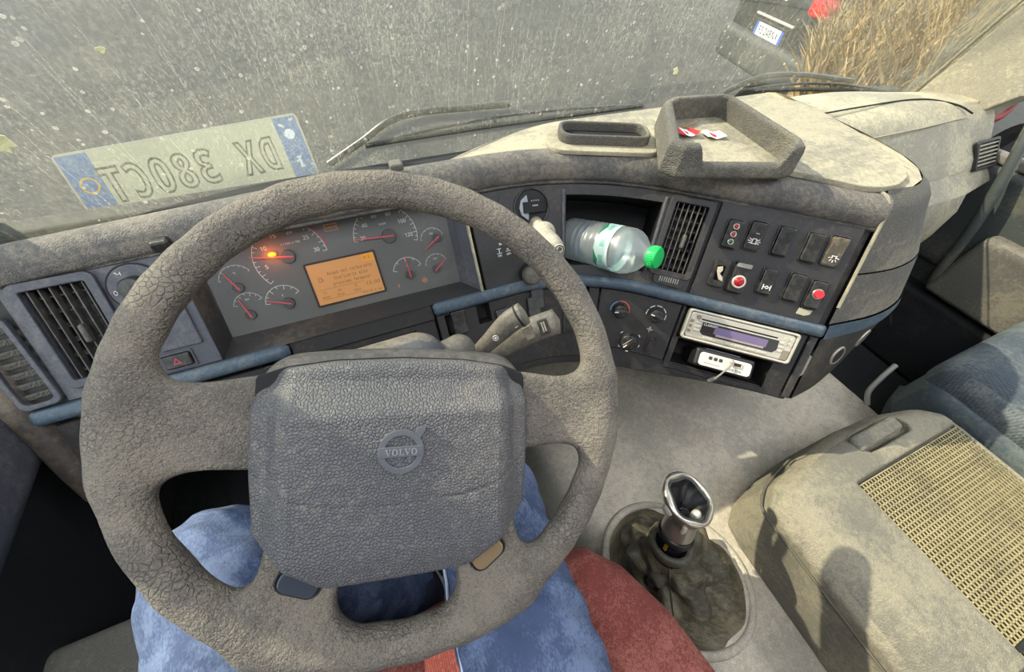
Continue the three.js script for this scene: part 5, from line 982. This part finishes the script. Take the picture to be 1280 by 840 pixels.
  for (const [dx, dz] of [[-0.004, -0.010], [0.006, -0.014], [-0.010, -0.002]]) P('pin_hole', new THREE.SphereGeometry(0.0032, 10, 8).applyMatrix4(M(kc.clone().addScaledVector(ax, 0.051).add(V(dx, 0, dz)))), std(0x060606, 0.3));
  P('side_button', new THREE.SphereGeometry(0.010, 18, 12).scale(0.6, 1, 1).translate(-0.047, 0.076, -0.006).applyMatrix4(M(kc)), MT.silver);
  P('range_tab', at(rbox(0.012, 0.018, 0.006, 0.002), -0.022, 0.045, 0.020).applyMatrix4(M(kc)), MT.silver, 'square metal tab');
}

// ---------- console box between the seats ----------
{
  const cb = thing('console_box', 'dusty olive-grey console box with a recessed grille lid beside the gear lever', 'console', [0.85, 0.18, 0.6]);
  const out = [[0.592, 0.27], [0.600, 0.225], [0.640, 0.198], [0.74, 0.176], [0.86, 0.166], [0.98, 0.172], [1.08, 0.195], [1.118, 0.222], [1.125, 0.27], [1.125, 1.3], [0.592, 1.3]];
  const rec = [[0.768, 0.262], [1.098, 0.262], [1.098, 1.2], [0.768, 1.2]];
  const g = solid((x, y, z) => {
    const o = sdPoly(x, z, out) - 0.004, yt = 0.404 - 0.05 * smooth(0.66 - x, 0, 0.08) * 0.5 + 0.010 * smooth(0.10 - Math.abs(x - 0.80), 0, 0.08) * 0;
    const shell = smax(o + Math.max(0, y - 0.36) * 0.45, Math.max(y - yt, 0.17 - y), 0.030);
    const r = Math.max(sdPoly(x, z, rec) - 0.006, 0.379 - y);
    const seam = Math.max(Math.abs(z - 0.545) - 0.0022, Math.abs(x - 0.70) - 0.075, 0.396 - y);
    const grip = sdBox(x - 0.915, y - 0.400, z - 0.205, 0.072, 0.020, 0.020, 0.012);
    return smax(smax(smax(shell, -r, 0.008), -grip, 0.006), -seam, 0.003);
  }, [0.57, 0.165, 0.14], [1.15, 0.42, 1.32], 0.0055);
  part('lid_body', g, MT.console, cb, 'dusty grained lid and sides');
  const bars = [], X0 = 0.768, X1 = 1.098, Z0 = 0.262, Z1 = 0.90;
  for (let x = X0; x <= X1 + 1e-6; x += 0.0085) bars.push(new THREE.BoxGeometry(0.0020, 0.0025, Z1 - Z0).translate(x, 0.3925, (Z0 + Z1) / 2));
  for (let z = Z0; z <= Z1 + 1e-6; z += 0.0085) bars.push(new THREE.BoxGeometry(X1 - X0, 0.0025, 0.0020).translate((X0 + X1) / 2, 0.3925, z));
  const gr = part('grille', join(bars), std(0xffffff, 0.7, { map: dusty([128, 120, 92], [176, 164, 122], 0.55, 621) }), cb, 'square-meshed grille'); gr.userData.kind = 'stuff';
  part('grille_floor', boxUV(at(rbox(X1 - X0, 0.003, Z1 - Z0, 0.001), (X0 + X1) / 2, 0.3805, (Z0 + Z1) / 2)), std(0x3c382e, 0.8), cb);
  part('divider', boxUV(at(rbox(X1 - X0, 0.008, 0.008, 0.002), (X0 + X1) / 2, 0.394, 0.530)), MT.dark, cb);
  part('handle_lip', solid((x, y, z) => { const k = sdBox(x - 0.895, y - 0.404 - (x - 0.895) * 0.03, z - 0.200 + (x - 0.895) * 0.02, 0.068, 0.010, 0.016, 0.009); return k; }, [0.81, 0.38, 0.17], [0.98, 0.425, 0.23], 0.0035), MT.console, cb, 'raised handle of the lid');
  part('lower_lip', boxUV(tube([V(0.586, 0.340, 1.2), V(0.586, 0.340, 0.30), V(0.594, 0.338, 0.218), V(0.642, 0.334, 0.190), V(0.74, 0.330, 0.168)], 0.0025, 60, 8)), std(0x5a574c, 0.7), cb);
}

// ---------- passenger seat ----------
const blueFab = std(0xffffff, 0.85, { map: dusty([62, 71, 78], [98, 103, 103], 0.42, 701, { metres: 0.3 }), bumpMap: (() => { const t = texture(256, (u, v) => 0.5 + 0.5 * Math.sin(u * Math.PI * 2 * 24) * Math.sin(v * Math.PI * 2 * 8), { srgb: false, metres: 0.16 }); return t; })(), bumpScale: 0.0012 });
const seatSkin = std(0xffffff, 0.6, { map: dusty([58, 70, 76], [92, 98, 94], 0.36, 711), bumpMap: bumpFine, bumpScale: 0.0002 });
{
  const st = thing('passenger_seat', 'blue-grey passenger seat with ribbed fabric and a smooth side bolster', 'seat', [1.40, 0.0, 0.45]);
  const cush = solid((x, y, z) => sdBox(x - 1.42, y - 0.40 - 0.02 * Math.sin(clamp((x - 1.2) / 0.45, 0, 1) * Math.PI), z - 0.46, 0.255, 0.07, 0.32, 0.06), [1.14, 0.30, 0.12], [1.70, 0.52, 0.80], 0.009);
  part('seat_cushion', cush, blueFab, st, 'ribbed blue-grey cushion');
  part('side_bolster', solid((x, y, z) => sdCap(x, y * 1.05, z, [1.235, 0.458, 0.26], [1.225, 0.50, 0.80], 0.042, 0.062), [1.14, 0.36, 0.19], [1.32, 0.55, 0.88], 0.007), seatSkin, st, 'smooth pale blue-grey bolster');
  part('seat_shell', solid((x, y, z) => smax(sdBox(x - 1.41, y - 0.33, z - 0.47, 0.262, 0.10, 0.325, 0.07), y - 0.415, 0.02), [1.13, 0.2, 0.12], [1.70, 0.44, 0.82], 0.009), seatSkin, st, 'worn dark blue-green side');
  part('bolster_piping', boxUV(tube([V(1.262, 0.452, 0.185), V(1.215, 0.448, 0.205), V(1.186, 0.440, 0.27), V(1.176, 0.448, 0.45), V(1.165, 0.46, 0.8)], 0.0035, 50, 8)), MT.lightTrim, st);
  part('backrest', solid((x, y, z) => sdBox(x - 1.42, (y - 0.80) * 0.97 + (z - 0.88) * 0.2, z - 0.86 - (y - 0.5) * 0.2, 0.25, 0.36, 0.07, 0.06), [1.14, 0.40, 0.70], [1.70, 1.22, 1.12], 0.016), blueFab, st);
  part('seat_base', boxUV(at(rbox(0.42, 0.26, 0.5, 0.03), 1.42, 0.13, 0.5)), MT.dark, st);
  part('seat_lever', boxUV(tube([V(1.19, 0.215, 0.14), V(1.20, 0.24, 0.115), V(1.235, 0.275, 0.10), V(1.28, 0.30, 0.09)], 0.007, 30, 8)), MT.grey, st, 'grey bent lever');
  part('recliner_tab', boxUV(tube([V(1.178, 0.20, 0.205), V(1.175, 0.235, 0.19), V(1.19, 0.27, 0.168), V(1.23, 0.30, 0.15)], 0.013, 30, 10).scale(1, 1, 1)), MT.darkTrim, st);
}

// ---------- driver's seat ----------
{
  const bump = texture(256, (u, v) => 0.5 + 0.5 * Math.sin(u * Math.PI * 2 * 32) * (0.6 + 0.4 * Math.sin(v * Math.PI * 2 * 64)), { srgb: false, metres: 0.1 });
  const redFab = std(0xffffff, 0.95, { map: dusty([112, 52, 46], [150, 92, 80], 0.45, 721, { metres: 0.25, speck: 0.6 }), bumpMap: bump, bumpScale: 0.0006 });
  const st = thing('driver_seat', 'driver seat covered in worn red ribbed fabric', 'seat', [0.02, 0.0, 0.5]);
  const out = [[-0.26, 0.17], [-0.19, 0.125], [-0.02, 0.118], [0.14, 0.122], [0.205, 0.14], [0.248, 0.19], [0.283, 0.27], [0.302, 0.36], [0.308, 0.8], [-0.28, 0.8]];
  part('seat_cushion', solid((x, y, z) => { const o = sdPoly(x, z, out) - 0.004, yt = 0.452 + 0.012 * smooth(Math.abs(x - 0.01), 0.17, 0.28); return smax(o + 0.02 * 0, Math.max(y - yt, 0.30 - y), 0.09); }, [-0.31, 0.28, 0.10], [0.34, 0.49, 0.83], 0.008), redFab, st, 'red ribbed fabric');
  part('seat_front', solid((x, y, z) => smax(sdPoly(x, z, out.map(([a, b]) => [a * 0.93, 0.47 + (b - 0.47) * 0.94])) - 0.004, Math.max(y - 0.33, 0.10 - y), 0.03), [-0.31, 0.08, 0.11], [0.33, 0.36, 0.8], 0.012), MT.dark, st);
  part('backrest', solid((x, y, z) => sdBox(x - 0.01, y - 0.80, z - 0.86 - (y - 0.5) * 0.2, 0.25, 0.36, 0.07, 0.06), [-0.28, 0.40, 0.70], [0.30, 1.22, 1.12], 0.016), redFab, st);
  part('seat_plinth', boxUV(at(rbox(0.4, 0.12, 0.5, 0.02), 0.01, 0.06, 0.5)), MT.dark, st);
}

// ---------- the driver: seated legs in jeans ----------
{
  const tw = texture(512, (u, v) => { const s = Math.sin((u * 90 + v * 90) * Math.PI * 2); return 0.5 + 0.4 * s; }, { srgb: false, metres: 0.2 });
  const n = fbm(8, 5, 801), th = lattice(256, 802), th2 = lattice(64, 803);
  const denim = std(0xffffff, 0.9, { map: texture(768, (u, v) => { const t = smooth(n(u, v) + (th(u, v * 0.5) - 0.5) * 0.3, 0.3, 0.75), s = 0.5 + 0.5 * Math.sin((u + v) * Math.PI * 2 * 110); return mixc([52, 66, 98], [116, 132, 160], t * 0.6 + 0.1 + s * 0.14); }, { metres: 0.28 }), bumpMap: tw, bumpScale: 0.0005 });
  const pr = thing('person', 'seated driver seen from above, wearing blue jeans, legs under the steering wheel', 'person', [-0.06, 0.0, 0.35]);
  const HL = [-0.17, 0.545, 0.56], KL = [-0.288, 0.535, -0.015], AL = [-0.125, 0.12, 0.05], HR = [0.035, 0.545, 0.56], KR = [0.062, 0.525, 0.03], AR = [0.13, 0.11, -0.30];
  const wr = (x, y, z) => 0.0030 * Math.sin(z * 70 + x * 40 + Math.sin(x * 35) * 2) * Math.sin(x * 55 + z * 18 + y * 30) + 0.0018 * Math.sin(z * 140 - x * 90 + y * 60);
  const body = (x, y, z) => {
    const tl = sdCap(x, y, z, HL, KL, 0.098, 0.074), sl = sdCap(x, y, z, KL, AL, 0.074, 0.056), tr = sdCap(x, y, z, HR, KR, 0.099, 0.078), sr = sdCap(x, y, z, KR, AR, 0.077, 0.056);
    const L = smin(tl, sl, 0.03), Rr = smin(tr, sr, 0.03);
    const pel = sdBox(x + 0.065, y - 0.57, z - 0.62, 0.19, 0.12, 0.12, 0.09);
    return smin(smin(L, Rr, 0.012), pel, 0.08) + wr(x, y, z) * 1.0;
  };
  const g = solid((x, y, z) => smax(smax(body(x, y, z), 0.13 - y, 0.01), y - 0.72, 0.02), [-0.42, 0.08, -0.45], [0.20, 0.74, 0.80], 0.0075);
  part('jeans', g, denim, pr, 'faded blue denim jeans');
  const seamPts = []; for (let i = 0; i <= 14; i++) { const z = 0.05 + i * 0.03; let x = -0.075; const y0 = 0.545; for (let q = 0; q < 60; q++) { x = -0.075 + q * 0.001; if (body(x, y0 + 0.02, z) < 0.0005 && x > -0.068) break; } seamPts.push(V(x, y0 + 0.02, z)); }
  part('inseam', boxUV(new THREE.TubeGeometry(new THREE.CatmullRomCurve3(seamPts), 40, 0.0022, 6)), std(0xb8c4d8, 0.9), pr, 'pale inner seam');
  const shoeM = std(0x1c2436, 0.8), soleM = std(0x9a9c9c, 0.7);
  for (const [a, turn] of [[AL, 0.4], [AR, -0.1]]) {
    const M = new THREE.Matrix4().makeRotationY(turn).setPosition(a[0], 0, a[2]);
    part('shoe', solid((x, y, z) => smin(smax(sdBox(x, y - 0.055, z + 0.075, 0.046 - 0.008 * smooth(-z, 0.12, 0.2), 0.038 - 0.012 * smooth(-z, 0.06, 0.18), 0.14, 0.035), 0.02 - y, 0.005), sdCap(x, y, z, [0, 0.07, 0.0], [0, 0.13, 0.01], 0.05, 0.052), 0.03), [-0.06, 0.01, -0.23], [0.06, 0.17, 0.09], 0.006).applyMatrix4(M), shoeM, pr, 'dark blue shoe');
    part('shoe_sole', solid((x, y, z) => sdBox(x, y - 0.014, z + 0.075, 0.058, 0.016, 0.155, 0.014), [-0.066, -0.006, -0.24], [0.066, 0.04, 0.095], 0.006).applyMatrix4(M), soleM, pr, 'light grey sole');
  }
  // skin of the lower body under the cloth: one body mesh from hips to ankles
}
// ---------- pedals ----------
{
  const pd = [['brake_pedal', 'dark brake pedal under the column with a bright edge', 0.02], ['clutch_pedal', 'dark clutch pedal left of the brake pedal', -0.24]];
  for (const [n, l, x] of pd) {
    const t = thing(n, l, 'pedal', [x, 0.05, -0.34]);
    part('pedal_pad', boxUV(rbox(0.085, 0.07, 0.014, 0.005).rotateX(-0.7).translate(x, 0.15, -0.36)), MT.black, t);
    part('pedal_arm', boxUV(rod(V(x, 0.155, -0.37), V(x, 0.42, -0.50), 0.011)), MT.dark, t);
  }
}

// ---------- outside ----------
{
  const road = struct('ground', boxUV(at(rbox(90, 0.2, 90, 0.02), 8, -0.36 - 0.9, -26)), std(0xffffff, 0.95, { map: dusty([38, 38, 39], [52, 52, 51], 0.5, 901, { metres: 0.7, speck: 0.7 }) }));
  // wipers
  function wiper(label, arm, blade, base) {
    const w = thing('wiper', label, 'wiper', base);
    const o = (p) => V(p[0], p[1], wz(p[0], p[1]) - 0.022);
    part('wiper_arm', boxUV(tube(arm.map(o), 0.007, 40, 8)), MT.switch, w);
    const a = o(blade[0]), b = o(blade[1]), pts = []; for (let i = 0; i <= 12; i++) { const x = lerp(a.x, b.x, i / 12), y = lerp(a.y, b.y, i / 12); pts.push(V(x, y, wz(x, y) - 0.012)); }
    part('wiper_blade', boxUV(tube(pts, 0.0055, 50, 6)), MT.black, w);
    part('blade_bridge', boxUV(tube(pts.map((p, i) => p.clone().add(V(0, 0.012 * Math.sin(i / 12 * Math.PI), -0.012 * Math.sin(i / 12 * Math.PI)))), 0.0035, 50, 6)), MT.switch, w);
    for (const k of [2, 5, 7, 10]) part('blade_claw', boxUV(rod(pts[k], pts[k].clone().add(V(0, 0.012 * Math.sin(k / 12 * Math.PI), -0.012 * Math.sin(k / 12 * Math.PI))), 0.004)), MT.switch, w);
  }
  wiper('long dirty wiper resting at the foot of the windscreen behind the steering wheel', [[-0.0193, 0.7316, -0.65], [0.0551, 0.7676, -0.65], [0.1343, 0.8058, -0.64], [0.3095, 0.8045, -0.64], [0.3841, 0.8013, -0.64]], [[0.0599, 0.7622, -0.65], [0.7653, 0.7583, -0.65]], [0.1, 0.72, -0.68]);
  wiper('shorter dirty wiper at the foot of the windscreen on the passenger side', [[1.0288, 0.7543, -0.64], [1.1398, 0.7945, -0.64], [1.2803, 0.7939, -0.63], [1.5018, 0.7691, -0.62]], [[1.0952, 0.7657, -0.64], [1.6846, 0.7373, -0.58]], [1.1, 0.72, -0.68]);
  // solid plate with mirrored print, standing in for a reflection in the windscreen
  {
    const O = A3([-0.2517, 0.7438, -0.7]), up = V(0, Math.cos(0.52), -Math.sin(0.52)), xr = V(0.995, 0.06, 0.0).normalize(), n = xr.clone().cross(up).normalize(); up.crossVectors(n, xr);
    const PM = mat4(xr, up, n, O);
    const pl = thing('reflected_plate', 'pale plate with blue ends and mirrored print, standing in for a windscreen reflection', 'number plate', [O.x, O.y - 0.05, O.z]);
    const W = 0.40, H = 0.108;
    const cv = document.createElement('canvas'); cv.width = 1440; cv.height = 400; const c = cv.getContext('2d');
    c.fillStyle = '#c4c0a6'; c.fillRect(0, 0, 1440, 400); c.fillStyle = '#6a82ac'; c.fillRect(0, 0, 170, 400); c.fillRect(1290, 0, 150, 400);
    c.translate(1440, 0); c.scale(-1, 1);
    c.fillStyle = '#5a5444'; c.font = 'bold 300px sans-serif'; c.textAlign = 'center'; c.textBaseline = 'middle';
    'DX 380CT'.split('').forEach((t, i) => { c.lineWidth = 15; c.strokeStyle = '#625c4d'; c.strokeText(t, 255 + i * 138, 215, 120); });
    c.strokeStyle = '#d8b048'; c.lineWidth = 12; c.beginPath(); c.arc(1352, 190, 46, 0, 7); c.stroke();
    c.fillStyle = '#dfe4ea'; c.font = 'bold 110px sans-serif'; c.fillText('I', 75, 300); c.beginPath(); c.arc(75, 110, 34, 0, 7); c.fill();
    { const r = rng(31); for (let i = 0; i < 2600; i++) { c.fillStyle = `rgba(${150 + r() * 70},${148 + r() * 66},${128 + r() * 60},0.35)`; c.fillRect(r() * 1440, r() * 400, 1 + r() * 6, 2 + r() * 22); } }
    const tx = new THREE.CanvasTexture(cv); tx.colorSpace = THREE.SRGBColorSpace;
    part('plate_body', boxUV(poly(roundRect(W + 0.008, H + 0.008, 0.008), 0.0015, 0.0005)).applyMatrix4(PM), std(0xb8b4a2, 0.5), pl);
    part('mirrored_print', new THREE.PlaneGeometry(W, H).translate(0, 0, 0.0024).applyMatrix4(PM), std(0xffffff, 0.5, { map: tx }), pl);
  }
  // parked car
  {
    const C = A3([4.67, 0.155, -3.3875]), n = V(-0.957, 0, -0.29).normalize(), xr = V(0, 1, 0).cross(n), M = mat4(xr, V(0, 1, 0), n, V(C.x, C.y, C.z));
    const gy = -1.16 - C.y;
    const car = thing('parked_car', 'dark parked car seen from behind through the windscreen, with pale number plate', 'car', [C.x, -1.16, C.z]);
    const P = (nm, g, m, l) => part(nm, boxUV(g).applyMatrix4(M), m, car, l);
    const paint = std(0x22262a, 0.3, { metalness: 0.2 });
    P('body', solid((x, y, z) => {
      const low = sdBox(x, y - 0.02, z + 2.15, 0.90, 0.42, 2.15, 0.16), cab = sdBox(x / (1 - 0.22 * smooth(y, 0.35, 1.0)), y - 0.50, z + 2.0 - 0.0 + Math.max(0, y - 0.35) * 0.35, 0.86, 0.55, 1.75, 0.2);
      return smin(low, cab, 0.12);
    }, [-1.0, -0.45, -4.4], [1.0, 1.15, 0.1], 0.045), paint, 'dark painted body');
    P('bumper', solid((x, y, z) => sdBox(x, y + 0.22, z + 0.05, 0.88, 0.17, 0.12, 0.08), [-0.95, -0.45, -0.25], [0.95, 0.0, 0.12], 0.03), std(0x2e3133, 0.6));
    P('plate_recess', at(rbox(0.62, 0.16, 0.02, 0.01), 0, 0, 0.0), std(0x1b1d1f, 0.6));
    P('trim_bar', at(rbox(0.70, 0.022, 0.03, 0.008), 0.02, 0.115, 0.012), MT.silver);
    const cv = document.createElement('canvas'); cv.width = 520; cv.height = 110; const c = cv.getContext('2d');
    c.fillStyle = '#e6e8ea'; c.fillRect(0, 0, 520, 110); c.fillStyle = '#3b62b0'; c.fillRect(0, 0, 44, 110); c.fillRect(476, 0, 44, 110); c.fillStyle = '#20242a'; c.font = 'bold 88px sans-serif'; c.textAlign = 'center'; c.textBaseline = 'middle'; c.fillText('FS 248NX', 260, 58, 400);
    const tx = new THREE.CanvasTexture(cv); tx.colorSpace = THREE.SRGBColorSpace;
    part('car_plate', new THREE.PlaneGeometry(0.52, 0.11).translate(0, 0, 0.014).applyMatrix4(M), std(0xffffff, 0.5, { map: tx }), car, 'white plate with blue ends');
    for (const s of [-1, 1]) P('tail_light', solid((x, y, z) => sdBox(x, y, z, 0.17, 0.075, 0.06, 0.04), [-0.2, -0.1, -0.08], [0.2, 0.1, 0.08], 0.012).translate(s * 0.62, 0.30, -0.02), std(0xc01822, 0.2), 'red tail light');
    P('badge', at(new THREE.TorusGeometry(0.055, 0.007, 8, 28), 0.06, 0.33, 0.02), MT.silver, 'round badge');
    P('badge_strokes', join([-1, 1].flatMap((s) => [bar(s * 0.014, 0.02, 0.008, 0.05, s * 0.4), bar(s * 0.026, -0.018, 0.008, 0.05, s * -0.45)])).translate(0.06, 0.33, 0.02), MT.silver);
    P('rear_window', at(rbox(1.25, 0.42, 0.02, 0.05), 0, 0.72, -0.16).rotateX(-0.15), std(0x0d1114, 0.08));
    for (const [x, z] of [[-0.82, -0.75], [0.82, -0.75], [-0.82, -3.4], [0.82, -3.4]]) P('wheel', at(new THREE.CylinderGeometry(0.33, 0.33, 0.2, 28).rotateZ(Math.PI / 2), x, gy + 0.33, z), MT.black);
  }
  // dry grass bank to the right of the car
  {
    const a = [3.2, 0.1885, -1.7634], b = [3.2, 0.4158, -1.0576], c = [7.5, 0.4895, -4.6356], d = [7.5, 0.7097, -2.7534];
    const rows = []; for (let j = 0; j <= 12; j++) { const r = []; for (let i = 0; i <= 16; i++) { const p = A3(a).lerp(A3(b), i / 16).lerp(A3(c).lerp(A3(d), i / 16), j / 12); p.y += 0.05 * Math.sin(i * 1.3 + j) - 0.08; r.push(p); } rows.push(r); }
    const foot = rows.map((r) => [r[0], r[16]]), all = rows.map((r) => [V(r[0].x, -1.2, r[0].z - 0.3), ...r, V(r[16].x, -1.2, r[16].z + 0.6)]);
    all.unshift(all[0].map((p) => V(p.x - 0.6, -1.2, p.z))); 
    const bank = struct('bank', sheet(all), std(0xffffff, 1, { map: dusty([112, 88, 48], [140, 114, 70], 0.5, 911, { metres: 0.8 }) }));
    const blade = sheet([[V(-0.006, 0, 0), V(0.006, 0, 0)], [V(-0.005, 0.12, 0.01), V(0.005, 0.12, 0.012)], [V(-0.003, 0.22, 0.05), V(0.003, 0.22, 0.05)], [V(-0.0006, 0.29, 0.11), V(0.0006, 0.29, 0.11)]]);
    const N = 26000, im = new THREE.InstancedMesh(blade, std(0xffffff, 0.9), N), r = rng(921), m4 = new THREE.Matrix4(), col = new THREE.Color();
    for (let i = 0; i < N; i++) {
      const u = r(), v = r() ** 0.8, p = A3(a).lerp(A3(b), u).lerp(A3(c).lerp(A3(d), u), v); p.y -= 0.08;
      const s = 0.6 + r() * 0.9;
      m4.compose(p, new THREE.Quaternion().setFromEuler(new THREE.Euler((r() - 0.5) * 0.9, r() * 6.28, (r() - 0.5) * 0.9)), V(s * 1.2, s, s)); im.setMatrixAt(i, m4);
      const k = r(), far = smooth(v + u * 0.3, 0.6, 1.0); col.setRGB(lerp(0.20, 0.40, k), lerp(0.135, 0.28, k) * (1 - 0.3 * far * r()), lerp(0.05, 0.12, k)); im.setColorAt(i, col);
    }
    im.name = 'dry_grass'; im.castShadow = im.receiveShadow = true; im.userData.kind = 'stuff'; tag(im, 'tan dry grass growing on the bank beyond the windscreen', 'grass'); scene.add(im);
  }
  // red outside mirror arm by the passenger window
  { const t = thing('mirror_arm', 'red painted mirror arm outside the passenger window', 'mirror arm', [1.88, 0.75, -0.36]); part('arm', boxUV(tube([V(1.84, 0.68, -0.40), A3([1.95, 0.7149, -0.3761]), A3([1.95, 0.7657, -0.3824]), A3([1.95, 0.8142, -0.3853]), A3([1.95, 0.9091, -0.3904])], 0.022, 30, 10)), std(0x8c1a1c, 0.35), t); part('bracket', boxUV(at(rbox(0.05, 0.06, 0.06, 0.01), 1.835, 0.67, -0.40)), MT.black, t); }
}

renderer.render(scene, camera);
